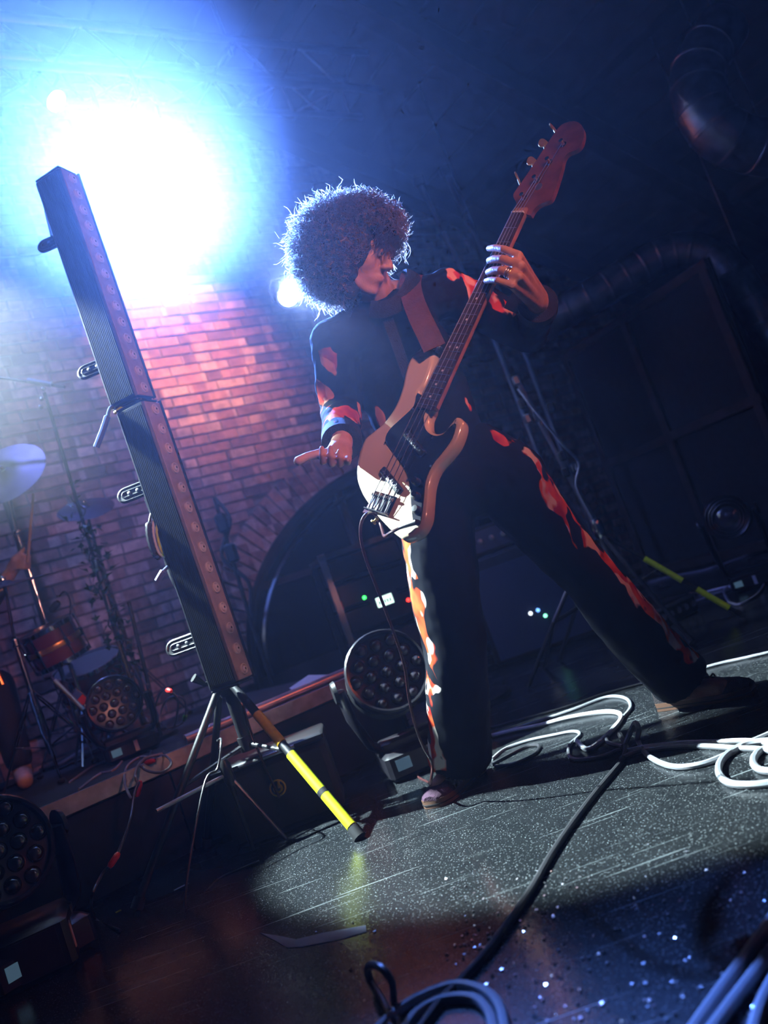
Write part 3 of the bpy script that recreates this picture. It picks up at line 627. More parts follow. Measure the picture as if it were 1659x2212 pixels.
# ------------------------------------------------------------ the bassist
def organic(mb, voxel, smooth=4, fac=.5):
    me = mb.mesh('tmp', None, False); o = bpy.data.objects.new('tmp', me); COL.objects.link(o)
    r = o.modifiers.new('r', 'REMESH'); r.mode = 'VOXEL'; r.voxel_size = voxel; r.use_smooth_shade = True
    s = o.modifiers.new('s', 'SMOOTH'); s.iterations = smooth; s.factor = fac
    dg = bpy.context.evaluated_depsgraph_get(); dg.update(); out = bpy.data.meshes.new_from_object(o.evaluated_get(dg))
    bpy.data.objects.remove(o); bpy.data.meshes.remove(me); return out
def chain(mb, pts, n=12):
    """tapered limb with round ends through (px, py, Y, r) or (Vector, r)"""
    P = [(PX(*p[:3]), p[3]) if len(p) == 4 else p for p in pts]
    for i in range(len(P) - 1):
        (a, ra), (b, rb) = P[i], P[i + 1]; mb.ball(a, ra, n=n, k=8); mb.ball(b, rb, n=n, k=8); mb.tube([a, b], [ra, rb], n)
def coords(me):
    a = np.empty(len(me.vertices) * 3); me.vertices.foreach_get('co', a); return a.reshape(-1, 3)
def fold(me, amp, sc, seed=0.0, stretch=(1, 1, 1)):
    co = coords(me); nn = np.empty(len(me.vertices) * 3); me.vertices.foreach_get('normal', nn); nn = nn.reshape(-1, 3)
    d = np.array([NZ.noise(V((p[0] * sc * stretch[0] + seed, p[1] * sc * stretch[1], p[2] * sc * stretch[2]))) + .45 * NZ.noise(V((p[0] * sc * 2.3 + 9, p[1] * sc * 2.3, p[2] * sc * 2.3 * stretch[2]))) for p in co])
    co += nn * (d * amp)[:, None]; me.vertices.foreach_set('co', co.ravel()); me.update()
def seam_attr(me, lines, name='seam'):
    co = coords(me); best = np.full(len(co), 9.0)
    for ln in lines:
        for a, b in zip(ln[:-1], ln[1:]):
            a, b = np.array(a), np.array(b); ab = b - a; t = np.clip(((co - a) @ ab) / (ab @ ab), 0, 1)
            best = np.minimum(best, np.linalg.norm(co - (a + t[:, None] * ab), axis=1))
    at = me.attributes.new(name, 'FLOAT', 'POINT'); at.data.foreach_set('value', best)
def put(name, me, m, parent):
    inv = WMAT[parent.name].inverted(); me.transform(inv); me.materials.clear(); me.materials.append(m)
    me.polygons.foreach_set('use_smooth', [True] * len(me.polygons)); o = bpy.data.objects.new(name, me); COL.objects.link(o); o.parent = parent; return reg(o, WMAT[parent.name])
def cloth_mat(name, base, width, warm, pale, fine=900):
    m = bpy.data.materials.new(name); m.use_nodes = True; nt = m.node_tree; b = nt.nodes['Principled BSDF']; L = nt.links.new
    at = nt.nodes.new('ShaderNodeAttribute'); at.attribute_name = 'seam'; tc = nt.nodes.new('ShaderNodeTexCoord')
    def noise(sc, det=2.0, loc=0.0):
        mp = nt.nodes.new('ShaderNodeMapping'); mp.inputs['Location'].default_value = (loc, loc * 2, 0); mp.inputs['Scale'].default_value = (1, 1, .6); L(tc.outputs['Object'], mp.inputs['Vector'])
        n = nt.nodes.new('ShaderNodeTexNoise'); n.inputs['Scale'].default_value = sc; n.inputs['Detail'].default_value = det; L(mp.outputs['Vector'], n.inputs['Vector']); return n.outputs['Fac']
    def mr(src, a, c, d=0.0, e=1.0):
        r = nt.nodes.new('ShaderNodeMapRange'); r.inputs['From Min'].default_value = a; r.inputs['From Max'].default_value = c; r.inputs['To Min'].default_value = d; r.inputs['To Max'].default_value = e; L(src, r.inputs['Value']); return r.outputs['Result']
    def mt(op, x, y):
        n = nt.nodes.new('ShaderNodeMath'); n.operation = op
        for i, s in enumerate((x, y)):
            if isinstance(s, (int, float)): n.inputs[i].default_value = s
            else: L(s, n.inputs[i])
        return n.outputs[0]
    def mix(f, a, c):
        n = nt.nodes.new('ShaderNodeMix'); n.data_type = 'RGBA'; n.clamp_factor = True; L(f, n.inputs['Factor'])
        for k, s in (('A', a), ('B', c)):
            if isinstance(s, tuple): n.inputs[k].default_value = (*s, 1)
            else: L(s, n.inputs[k])
        return n.outputs['Result']
    n1 = noise(13, 1.5); d = mt('ADD', at.outputs['Fac'], mr(n1, .3, .7, -width * .9, width * .9))
    mask = mr(d, width, width - .004)
    hole = mr(noise(20, 1.0, 3.3), .57, .60); mask = mt('MULTIPLY', mask, mt('SUBTRACT', 1.0, hole))
    col = mix(mr(noise(17, 2.0, 7.1), .40, .62), (.40, .012, .008), warm)
    col = mix(mr(noise(22, 1.0, 1.7), .52, .58), col, pale)
    L(mix(mask, base, col), b.inputs['Base Color']); b.inputs['Roughness'].default_value = .82; b.inputs['Specular IOR Level'].default_value = .12
    b.inputs['Sheen Weight'].default_value = .0
    nf = nt.nodes.new('ShaderNodeTexNoise'); nf.inputs['Scale'].default_value = fine; L(tc.outputs['Object'], nf.inputs['Vector'])
    bp = nt.nodes.new('ShaderNodeBump'); bp.inputs['Strength'].default_value = .25; bp.inputs['Distance'].default_value = .002; L(nf.outputs['Fac'], bp.inputs['Height']); L(bp.outputs['Normal'], b.inputs['Normal'])
    return m
def skin_mat(name, col):
    m = mat(name, col, .5, var=.14, vscale=25, bump=.12, bscale=220); b = m.node_tree.nodes['Principled BSDF']
    b.inputs['Subsurface Weight'].default_value = .12; b.inputs['Subsurface Radius'].default_value = (.012, .004, .002); b.inputs['Subsurface Scale'].default_value = .6; return m
MT['skin'] = skin_mat('skin', (.50, .28, .20))
MT['nail'] = mat('nail', (.72, .52, .46), .3)

ROOT = V((.28, 2.55, 0))
man = thing('person', 'curly-haired bassist in dark flame-print jacket and trousers, legs apart, looking down', 'person', ROOT)
# --- one body: head, neck, trunk, arms, hands, legs
HC = PX(778, 543, 2.235); hf = (IR * .86 - IU * .27 + IT * .44).normalized(); hu = (IU - hf * IU.dot(hf) - IR * .02).normalized(); hl_ = hf.cross(hu).normalized()
hu = hl_.cross(hf).normalized(); HS = .93
MH = M(((hf.x, hl_.x, hu.x, HC.x), (hf.y, hl_.y, hu.y, HC.y), (hf.z, hl_.z, hu.z, HC.z), (0, 0, 0, 1))) @ M.Scale(HS, 4)
b = MB()
b.ball((-.012, 0, .035), (.098, .077, .098), MH, 24, 16); b.ball((.016, 0, -.045), (.074, .060, .078), MH, 24, 16); b.ball((.062, 0, -.068), (.031, .036, .036), MH, 16, 12)
b.ball((.068, 0, -.106), (.021, .024, .018), MH); b.tube([(-.02, .046, -.055), (.03, .038, -.090), (.064, .010, -.108)], [.02, .02, .016], 10, MH); b.tube([(-.02, -.046, -.055), (.03, -.038, -.090), (.064, -.010, -.108)], [.02, .02, .016], 10, MH)
b.tube([(.080, 0, .02), (.094, 0, -.004), (.108, 0, -.028)], [.010, .0105, .0125], 10, MH); b.ball((.109, 0, -.031), (.0135, .0125, .011), MH)
for s in (-1, 1):
    b.ball((.099, s * .012, -.036), (.011, .008, .0085), MH); b.ball((.076, s * .03, .022), (.016, .022, .009), MH); b.ball((.050, s * .036, -.028), (.034, .029, .036), MH)
    b.ball((.072, s * .030, .0), (.016, .019, .011), MH); b.ball((-.008, s * .076, -.012), (.02, .008, .03), MH)
b.ball((.087, 0, -.0635), (.0125, .021, .0055), MH); b.ball((.086, 0, -.0745), (.0125, .018, .006), MH); b.ball((.078, 0, -.068), (.016, .027, .018), MH)
chain(b, [(800, 610, 2.28, .056), (815, 640, 2.32, .056), (830, 675, 2.36, .056)])
for p, q in (((845, 700, 2.37), (.125, .07)), ((880, 800, 2.41), (.12, .07)), ((930, 930, 2.45), (.10, .065)), ((965, 1030, 2.47), (.10, .07))): b.ball((0, 0, 0), (q[0], .13, q[1]), frame(PX(*p), IT, IR), 20, 12)
chain(b, [(965, 630, 2.43, .055), (1145, 724, 2.54, .042), (1163, 650, 2.335, .030)]); chain(b, [(722, 735, 2.29, .055), (735, 880, 2.40, .042), (738, 958, 2.165, .030)])
chain(b, [(935, 1060, 2.47, .06), (985, 1390, 2.49, .055), (995, 1640, 2.68, .042)]); chain(b, [(1010, 1000, 2.47, .06), (1250, 1225, 2.49, .055), (1470, 1470, 2.66, .042)])
chain(b, [(845, 700, 2.38, .05), (965, 632, 2.43, .05)]); chain(b, [(845, 700, 2.38, .05), (722, 738, 2.29, .05)])
chain(b, [(995, 1640, 2.68, .04), (V((-.05, 2.72, .05)), .035), (V((-.13, 2.60, .04)), .03)]); chain(b, [(1470, 1470, 2.66, .04), (V((.66, 2.68, .05)), .035), (V((.77, 2.57, .04)), .03)])
# right hand: loosely curled, thumb out to the left
chain(b, [(738, 958, 2.165, .029), (728, 975, 2.115, .027), (712, 985, 2.09, .020)]); chain(b, [(738, 958, 2.165, .027), (742, 978, 2.11, .024), (745, 987, 2.09, .017)]); chain(b, [(728, 975, 2.115, .024), (728, 988, 2.08, .020)])
for x, y0, y1, y2, r in ((697, 989, 999, 968, .0082), (716, 993, 1004, 967, .0086), (735, 994, 1004, 975, .0082), (752, 990, 1000, 989, .0076)):
    chain(b, [(x + 2, y0, 2.085, r + .001), (x, y1, 2.035, r), (x - 1, (y1 + y2) / 2, 2.022, r * .97), (x - 2, y2, 2.035, r * .88)], 10)
chain(b, [(716, 982, 2.10, .018), (692, 980, 2.08, .0135), (664, 986, 2.065, .0115), (644, 996, 2.055, .0125)], 10)
# left hand: fingers over the strings, thumb behind the neck
gz = [G(1085, 541, .03), G(1085, 563, .03)]
def GP(px, py, z): return MG @ V((*G(px, py, z), z))
KN = [((1120, 551), (1088, 538), (1056, 537), .0098), ((1124, 573), (1086, 560), (1057, 563), .0112), ((1120, 597), (1083, 584), (1055, 588), .0110), ((1106, 616), (1076, 606), (1050, 607), .0090)]
WR = PX(1163, 650, 2.335)
for k, (a, c, d, r) in enumerate(KN):
    ka = GP(*a, .030); kb = GP(*c, .046); kc = GP(*d, .024)
    chain(b, [(ka, r * 1.18), (kb, r * 1.05), (along(kb, kc, .55) + gn * .004, r), (kc, r * .88)], 10)
    w = WR + (ax * (.012 - .008 * k)); chain(b, [(ka, r * 1.25), (along(ka, w, .5), .017), (w, .024)], 10)
chain(b, [(GP(*KN[0][0], .028), .012), (GP(*KN[3][0], .028), .012)]); chain(b, [(along(GP(*KN[0][0], .03), WR, .5), .016), (along(GP(*KN[3][0], .03), WR, .5), .016)])
chain(b, [(along(WR, GP(1106, 616, .0), .3), .02), (GP(1112, 606, -.035), .0145), (GP(1092, 580, -.036), .0120), (GP(1082, 558, -.034), .011)], 10)
chain(b, [(WR, .028), (along(WR, PX(1145, 724, 2.54), .3), .032)])
body = organic(b, .0036, 5, .5)
import bmesh
bm = bmesh.new(); bm.from_mesh(body); mhi = MH.inverted(); hv = []
for v in bm.verts:
    if (v.co - HC).length < .16:
        q = mhi @ v.co
        if not (q.x > .084 and -.085 < q.z < .012 and abs(q.y) < .03): hv.append(v)
for _ in range(14): bmesh.ops.smooth_vert(bm, verts=hv, factor=.5, use_axis_x=True, use_axis_y=True, use_axis_z=True)
bm.to_mesh(body); bm.free(); put('body', body, MT['skin'], man)
# eyes, brows and nails
MT['eye'] = mat('eye_white', (.7, .7, .7), .15)
for s in (-1, 1):
    e = MB().ball((.083, s * .030, -.0005), .0105, MH).build('eye', MT['eye'], man); MB().ball((.0915, s * .031, -.002), (.003, .005, .005), MH).build('iris', MT['matte'], e)
    MB().ball((.0826, s * .030, .0036), .0114, MH).build('eyelid', MT['skin'], man); MB().tube([(.090, s * .016, .022), (.093, s * .030, .026), (.085, s * .046, .021)], [.003, .0042, .0025], 6, MH).build('eyebrow', MT['matte'], man)
for k, (a, c, d, r) in enumerate(KN):
    p = GP(*d, .031); MB().ball((0, 0, 0), (.006, .0045, .002), frame(p + (GP(*d, .024) - GP(*c, .046)).normalized() * .004, gn, (GP(*d, .024) - GP(*c, .046)))).build('fingernail', MT['nail'], man)
MB().ball((0, 0, 0), (.0055, .004, .002), frame(PX(752, 993, 2.024), IT)).build('fingernail', MT['nail'], man)
for dz, mm in ((.0, 'gold'), (.006, 'steel'), (.012, 'steel')):
    ka = GP(*KN[2][0], .030); kb = GP(*KN[2][1], .046); c = along(ka, kb, .42) + (kb - ka).normalized() * dz
    m = frame(c, kb - ka); MB().tube([m @ V((.0133 * math.cos(a), .0133 * math.sin(a), 0)) for a in np.linspace(0, 2 * math.pi, 21)], .0018, 6, cap=False).build('finger_ring', MT[mm], man)

# --- jacket
J = MB()
for p, q in (((840, 690, 2.37), (.150, .105, .075)), ((858, 745, 2.385), (.168, .12, .09)), ((882, 810, 2.41), (.170, .125, .10)), ((912, 890, 2.435), (.158, .12, .10)), ((938, 960, 2.455), (.158, .122, .09)), ((958, 1010, 2.465), (.165, .125, .055))):
    J.ball((0, 0, 0), (q[0], q[2] * 1.25, q[1]), frame(PX(*p), IT, IR + IU * -.28), 24, 14)
J.tube([PX(835, 670, 2.36), PX(882, 810, 2.41), PX(938, 960, 2.455), PX(962, 1030, 2.465)], [(.10, .115), (.115, .160), (.118, .150), (.12, .158)], 24, up=IT)
chain(J, [(850, 680, 2.38, .080), (965, 632, 2.43, .072), (1055, 672, 2.48, .070), (1142, 722, 2.54, .062), (1160, 668, 2.40, .054)]); J.tube([PX(1142, 722, 2.54), PX(1161, 668, 2.39), PX(1162, 656, 2.355)], [.058, .056, .052], 18)
chain(J, [(835, 690, 2.36, .080), (722, 738, 2.29, .067), (728, 810, 2.34, .066), (737, 882, 2.40, .062), (738, 935, 2.25, .054)]); J.tube([PX(737, 882, 2.40), PX(738, 938, 2.24), PX(738, 955, 2.185)], [.058, .053, .050], 18)
jk = organic(J, .0062, 5); fold(jk, .0060, 13, 2.0, (1, 1, .8)); fold(jk, .0028, 30, 5.0, (.6, .6, 1.4))
S = lambda *a: [tuple(PX(*p)) for p in a]
seam_attr(jk, [S((698, 785, 2.24), (706, 850, 2.29), (716, 915, 2.23)), S((975, 600, 2.37), (1030, 620, 2.40), (1090, 655, 2.43), (1120, 680, 2.45)), S((1010, 790, 2.33), (1035, 860, 2.36), (1050, 900, 2.36)), S((800, 920, 2.33), (790, 890, 2.33))])
MT['jacket'] = cloth_mat('flame_print_jacket', (.0055, .0065, .010), .040, (.75, .07, .02), (.8, .35, .22))
put('jacket', jk, MT['jacket'], man)
# collar, cuffs, placket
MT['denim'] = mat('jacket_trim', (.012, .012, .018), .8, bump=.3, bscale=300)
MB().tube(spline([PX(800, 668, 2.25), PX(830, 668, 2.235), PX(866, 650, 2.235), PX(890, 615, 2.27), PX(893, 590, 2.34), PX(870, 600, 2.42)], 5), [(.024, .006)] * 26, 8, up=IU).build('collar', MT['denim'], man)
MB().tube([PX(738, 944, 2.225), PX(738, 957, 2.18)], [.0555, .054], 24).build('cuff', MT['denim'], man); MB().tube([PX(1160, 668, 2.395), PX(1162, 655, 2.35)], [.060, .058], 24).build('cuff', MT['denim'], man)
strip([PX(838, 690, 2.255), PX(870, 780, 2.275), PX(905, 880, 2.30), PX(940, 990, 2.325)], .03, .004, IR).build('placket', MT['denim'], man)
MB().ball((0, 0, 0), (.008, .008, .003), frame(PX(1165, 690, 2.355), IT)).build('button', MT['plastic'], man)
strip([PX(1104, 672, 2.375), PX(1112, 655, 2.36), PX(1122, 640, 2.345)], .045, .004, (IR * .8 - IU * .5)).build('cuff_flap', MT['denim'], man)

# --- trousers
T = MB()
T.ball((0, 0, 0), (.165, .13, .13), frame(PX(985, 1030, 2.47), IT, IR), 24, 14)
chain(T, [(940, 1055, 2.47, .120), (946, 1165, 2.47, .110), (958, 1260, 2.48, .106), (983, 1400, 2.50, .094), (988, 1500, 2.54, .094), (990, 1560, 2.58, .092)], 20)
T.tube([PX(988, 1500, 2.54), PX(990, 1570, 2.59), PX(993, 1640, 2.645)], [(.094, .094), (.094, .096), (.098, .100)], 24, up=IT)
chain(T, [(1015, 1000, 2.47, .125), (1095, 1035, 2.47, .118), (1190, 1160, 2.48, .088), (1264, 1236, 2.50, .082), (1358, 1352, 2.57, .092), (1395, 1393, 2.60, .090)], 20)
T.tube([PX(1358, 1352, 2.57), PX(1400, 1398, 2.605), PX(1468, 1468, 2.65)], [(.092, .092), (.094, .092), (.098, .096)], 24, up=IT)
tr_ = organic(T, .0064, 5); fold(tr_, .0075, 9, 1.0, (1, 1, .8)); fold(tr_, .0022, 20, 4.0, (.8, .8, .9))
seam_attr(tr_, [S((862, 1150, 2.42), (878, 1230, 2.42), (890, 1300, 2.43), (912, 1400, 2.45), (918, 1500, 2.48), (922, 1590, 2.54), (930, 1650, 2.60)), S((1040, 880, 2.36), (1110, 930, 2.36), (1160, 985, 2.37), (1205, 1070, 2.40), (1262, 1140, 2.42), (1330, 1222, 2.46), (1400, 1310, 2.52), (1480, 1395, 2.58))])
MT['trousers'] = cloth_mat('flame_print_trousers', (.0050, .0065, .011), .034, (.80, .13, .03), (.85, .78, .72))
put('trousers', tr_, MT['trousers'], man)

# --- shoes
MT['suede'] = mat('maroon_suede', (.045, .012, .035), .9, bump=.4, bscale=250, var=.3, vscale=60); MT['gum'] = mat('gum_sole', (.11, .05, .028), .6); MT['dark_suede'] = mat('dark_suede', (.02, .014, .016), .9, bump=.4, bscale=250)
MT['lace'] = mat('shoe_lace', (.30, .22, .17), .8); MT['pattern'] = mat('spotted_canvas', (.35, .30, .24), .8, var=.95, vscale=70)
def shoe(heel, toe, up_m, toe_m, lace_m, tongue_m):
    d = (toe - heel).normalized(); L = (toe - heel).length; m = frame(heel, ZA, d)
    prof = [(0, .034, .088), (.04, .038, .098), (.09, .039, .104), (.13, .042, .090), (.17, .048, .071), (.21, .051, .058), (.245, .049, .052), (.27, .040, .044), (.283, .024, .036)]; k = L / .283
    ol = [(x * k, w) for x, w, h in prof] + [(x * k, -w) for x, w, h in prof[::-1]]; ol = [(-.008, .018)] + ol + [(-.008, -.018)]
    so_ = MB().prism([(x, y * 1.06) for x, y in ol], .001, .026, m).build('sole', MT['gum'], man)
    MB().prism([(x * 1.004, y * 1.075) for x, y in ol], .010, .013, m).build('sole_stripe', MT['matte'], so_)
    def body_(pr, mm, nm):
        vs = []; n = 12
        for x, w, h in pr:
            for q in range(n):
                a = math.pi * q / (n - 1); vs.append(V((x * k, w * math.cos(a), .022 + (h - .022) * math.sin(a) ** .75)))
        fs = [(i * n + q, i * n + n + q, i * n + n + q + 1, i * n + q + 1) for i in range(len(pr) - 1) for q in range(n - 1)] + [tuple(range(n)), tuple(range((len(pr) - 1) * n, len(pr) * n))[::-1]]
        return MB().add(vs, fs, m).build(nm, mm, man)
    body_(prof[:6], up_m, 'shoe_upper'); body_([(p[0], p[1] * 1.02, p[2] * 1.02) for p in prof[5:]], toe_m, 'toe_cap')
    MB().tube([(.07 * k, 0, .114), (.12 * k, 0, .100), (.165 * k, 0, .076)], [(.006, .024), (.006, .026), (.004, .02)], 10, m, up=(0, 0, 1)).build('tongue', tongue_m, man)
    for i in range(5):
        x = (.10 + i * .020) * k; h = .109 - i * .0088; w = .028
        MB().tube([(x, w, h - .014), (x + .004, w * .5, h), (x + .008, 0, h + .004), (x + .004, -w * .5, h), (x, -w, h - .014)], .003, 6, m).build('lace', lace_m, man)
    MB().tube(spline([(.10 * k, .005, .116), (.09 * k, .034, .112), (.10 * k, .054, .08), (.12 * k, .054, .05), (.10 * k, .05, .032)], 4), .003, 6, m).build('lace', lace_m, man)
    MB().tube(spline([(.10 * k, -.005, .116), (.12 * k, -.034, .106), (.14 * k, -.052, .068), (.12 * k, -.057, .038)], 4), .003, 6, m).build('lace', lace_m, man)
shoe(V((-.005, 2.775, 0)), V((-.165, 2.545, 0)), MT['pattern'], MT['suede'], MT['lace'], MT['pattern'])
shoe(V((.622, 2.735, 0)), V((.85, 2.535, 0)), MT['dark_suede'], MT['dark_suede'], MT['lace'], MT['dark_suede'])

# --- curly hair
R = random.Random(11); HV = PX(737, 546, 2.25); hr = (.150, .158, .145)
def hair_ok(p):
    q = MH.inverted() @ p; return not (q.x > .045 and q.z < .055 and abs(q.y) < .085 and q.z > -.2) and not (q.x > .025 and q.z < -.03 and abs(q.y) < .085)
core = MB(); seeds = []
for i in range(420):
    u = R.uniform(-1, 1); a = R.uniform(0, 2 * math.pi); s = math.sqrt(1 - u * u); d = V((s * math.cos(a), u, s * math.sin(a)))
    rr = R.uniform(.50, .74); p = HV + IR * d.x * hr[0] * rr + IU * d.y * hr[1] * rr + IT * d.z * hr[2] * rr
    if hair_ok(p): core.ball(p, R.uniform(.022, .034), n=8, k=6); seeds.append((p, d))
core.ball((0, 0, 0), (.10, .085, .10), MH @ M.Translation((-.035, 0, .04)), 16, 10); core.ball((0, 0, 0), (.104, .088, .064), MH @ M.Translation((.0, 0, .088)), 16, 10)
hm = organic(core, .006, 2); fold(hm, .007, 30, 3)
def hair_material():
    m = mat('dark_curly_hair', (.018, .013, .011), .4, var=.4, vscale=40); nt = m.node_tree; o = nt.nodes['Material Output']; t = nt.nodes.new('ShaderNodeBsdfTranslucent'); t.inputs[0].default_value = (.80, .74, .68, 1)
    x = nt.nodes.new('ShaderNodeMixShader'); x.inputs[0].default_value = .5; nt.links.new(nt.nodes['Principled BSDF'].outputs[0], x.inputs[1]); nt.links.new(t.outputs[0], x.inputs[2]); nt.links.new(x.outputs[0], o.inputs['Surface']); return m
MT['hair'] = hair_material(); MT['hair_core'] = mat('dark_hair_mass', (.014, .010, .009), .6, bump=.6, bscale=120)
hair = put('hair', hm, MT['hair_core'], man)
cur = MB()
for i in range(7000):
    u = R.uniform(-1, 1); a = R.uniform(0, 2 * math.pi); s = math.sqrt(1 - u * u); d = V((s * math.cos(a), u, s * math.sin(a)))
    r0 = R.uniform(.60, .84); dw = (IR * d.x + IU * d.y + IT * d.z).normalized(); p = HV + IR * d.x * hr[0] * r0 + IU * d.y * hr[1] * r0 + IT * d.z * hr[2] * r0
    if not hair_ok(p + dw * .02): continue
    L = R.uniform(.026, .055) if R.random() < .94 else R.uniform(.055, .08); n = 9; e1 = dw.orthogonal().normalized(); e2 = dw.cross(e1)
    ph = R.uniform(0, 6.28); cr_ = R.uniform(.004, .010); turns = R.uniform(.7, 1.7); bend = V((R.uniform(-1, 1), R.uniform(-1, 1), R.uniform(-1.1, .4))) * .35; ps = []
    for k in range(n):
        t = k / (n - 1); an = ph + turns * 6.28 * t; c = cr_ * min(1, t * 3)
        ps.append(p + (dw + bend * t).normalized() * L * t + e1 * math.cos(an) * c + e2 * math.sin(an) * c)
    if not all(hair_ok(x) for x in ps[::4]) and R.random() < .8: continue
    cur.ribbon(ps, [.0012] * (n - 2) + [.0009, .0003], V((R.uniform(-1, 1), R.uniform(-1, 1), R.uniform(-1, 1))))
for i in range(1100):
    u = R.uniform(-.25, 1); a = R.uniform(0, 2 * math.pi); s = math.sqrt(1 - u * u); d = V((s * math.cos(a), s * math.sin(a), u)); p = MH @ V((d.x * .100, d.y * .085, .088 + d.z * .060)); dw = (MH.to_3x3() @ d).normalized()
    if (MH.inverted() @ p).z < .062: continue
    L = R.uniform(.022, .042); n = 8; e1 = dw.orthogonal().normalized(); e2 = dw.cross(e1); ph = R.uniform(0, 6.28); c = R.uniform(.004, .009); turns = R.uniform(.8, 1.8); bend = V((R.uniform(-1, 1), R.uniform(-1, 1), R.uniform(-1, .5))) * .5
    cur.ribbon([p + (dw + bend * k / 7).normalized() * L * k / 7 + (e1 * math.cos(ph + turns * .9 * k) + e2 * math.sin(ph + turns * .9 * k)) * c for k in range(n)], [.0013] * 6 + [.0009, .0003], V((R.uniform(-1, 1), R.uniform(-1, 1), R.uniform(-1, 1))))
# fringe curls falling over the brow
for i in range(240):
    p = MH @ V((.070 + R.uniform(-.01, .025), R.uniform(-.075, .07), .075 + R.uniform(-.02, .02))); L = R.uniform(.04, .085); d = (-hu * .8 + hf * R.uniform(-.1, .35) + hl_ * R.uniform(-.35, .35)).normalized()
    e1 = d.orthogonal().normalized(); e2 = d.cross(e1); ph = R.uniform(0, 6.28); c = R.uniform(.004, .009); turns = R.uniform(.8, 1.8)
    cur.ribbon([p + d * L * k / 9 + (e1 * math.cos(ph + turns * .7 * k) + e2 * math.sin(ph + turns * .7 * k)) * c + hf * .012 * math.sin(k / 3) for k in range(10)], [.0016] * 8 + [.001, .0004], e1 + hf * .3)
tag(cur.build('hair_curls', MT['hair'], hair), kind='stuff')

# ------------------------------------------------------------ moving-head wash lights
HL = MB().lathe([(.0225, 0), (.0225, .006), (.0195, .010), (.0185, .007), (.017, .009), (.012, .015), (.006, .018), (.0005, .019)], 16).mesh('lens', MT['lens'])
MT['gloss'] = mat('gloss_black_shell', (.014, .013, .017), .3, var=.2, vscale=20)
def moving_head(label, base, centre, face, R_=.15, lenses=True, tagside=None):
    base, centre = V(base), V(centre); s = R_ / .15; fd = V(face).normalized(); pan = V((fd.x, fd.y, 0)).normalized(); sd = pan.cross(ZA).normalized()
    o = thing('moving_head_light', label, 'stage light', base, group='moving-head wash lights'); mb_ = frame(base, ZA, sd)
    MB().box((0, 0, .055 * s), (.30 * s, .24 * s, .10 * s), mb_, bev=.015).build('base', MT['gloss'], o)
    MB().box((.09 * s, .122 * s, .06 * s), (.055 * s, .004, .04 * s), mb_).build('display', mat('dim_display', (.05, .09, .12), .2, emit=(.3, .6, .9), estr=.12), o)
    MB().box((-.02 * s, .122 * s, .06 * s), (.022 * s, .004, .06 * s), mb_).build('sticker', MT['white'], o)
    for q in (-1, 1):
        MB().tube([base + ZA * .10 * s + sd * q * .12 * s, base + ZA * .14 * s + sd * q * .165 * s, along(base, centre, .7) + sd * q * .185 * s, centre + sd * q * .185 * s], [(.05 * s, .018 * s)] * 3 + [(.045 * s, .02 * s)], 10, up=pan).build('yoke_arm', MT['gloss'], o)
        MB().lathe([(.045 * s, 0), (.04 * s, .015 * s), (.01, .017 * s)], 14, frame(centre + sd * q * .195 * s, sd * q)).build('pivot_cap', MT['plastic'], o)
    MB().box((0, 0, .115 * s), (.28 * s, .10 * s, .05 * s), mb_, bev=.01).build('yoke_foot', MT['gloss'], o)
    m = frame(centre, fd, sd)
    r = R_
    hd_ = MB().lathe([(r * .5, -1.05 * r), (r * .8, -.95 * r), (r * .95, -.55 * r), (r * 1.0, -.1 * r), (r * 1.04, .12 * r), (r * 1.04, .34 * r), (r * 1.0, .38 * r), (r * .95, .36 * r), (r * .94, .24 * r), (r * .9, .22 * r), (r * .02, .22 * r)], 36, m).build('head', MT['gloss'], o)
    for z in (-.3, -.5, -.7): MB().tube([m @ V((r * (1.0 + z * .06) * math.cos(a), r * (1.0 + z * .06) * math.sin(a), z * r)) for a in np.linspace(0, 2 * math.pi, 33)], .005, 5, cap=False).build('cooling_ring', MT['plastic'], hd_)
    if lenses:
        k = r * .20 / .0225 * .85
        for row, cnt in enumerate((3, 4, 5, 4, 3)):
            for c in range(cnt):
                x, y = (c - (cnt - 1) / 2) * r * .40, (row - 2) * r * .348
                l_ = inst('lens', HL, hd_, WMAT[hd_.name].inverted() @ m @ M.Translation((x, y, .22 * r)) @ M.Diagonal((k, k, k, 1)))
    else:
        for rr, zz in ((.92, .30), (.78, .27), (.64, .24)): MB().tube([m @ V((r * rr * math.cos(a), r * rr * math.sin(a), zz * r)) for a in np.linspace(0, 2 * math.pi, 33)], .009, 6, cap=False).build('baffle_ring', MT['gloss'], hd_)
        MB().ball((0, 0, .15 * r), (.55 * r, .55 * r, .15 * r), m, 20, 10).build('lens', MT['lens'], hd_)
    return o
c1 = PX(834, 1455, 3.12); moving_head('black moving-head wash light with many lenses on the floor behind the bassist’s leg', (c1.x + .02, c1.y + .03, 0), c1, (C0 - c1) + V((.5, 0, .75)), .15)
c2 = PX(-12, 1845, 2.35); moving_head('black moving-head wash light cut by the left picture edge, before the riser', (c2.x, c2.y + .02, 0), c2, (C0 - c2) + V((.9, .5, .35)), .145)
c3 = PX(247, 1520, 3.55); moving_head('dark moving-head wash light on the riser among the drum hardware', (c3.x, c3.y + .03, RH), c3, (C0 - c3) + V((.3, 0, .4)), .112)
c4 = PX(1572, 1118, 4.5); moving_head('dark moving-head light with one big ringed lens, right of the bassist', (c4.x + .02, c4.y + .03, 0), c4, (C0 - c4) + V((-.9, -.2, .5)), .115, False)

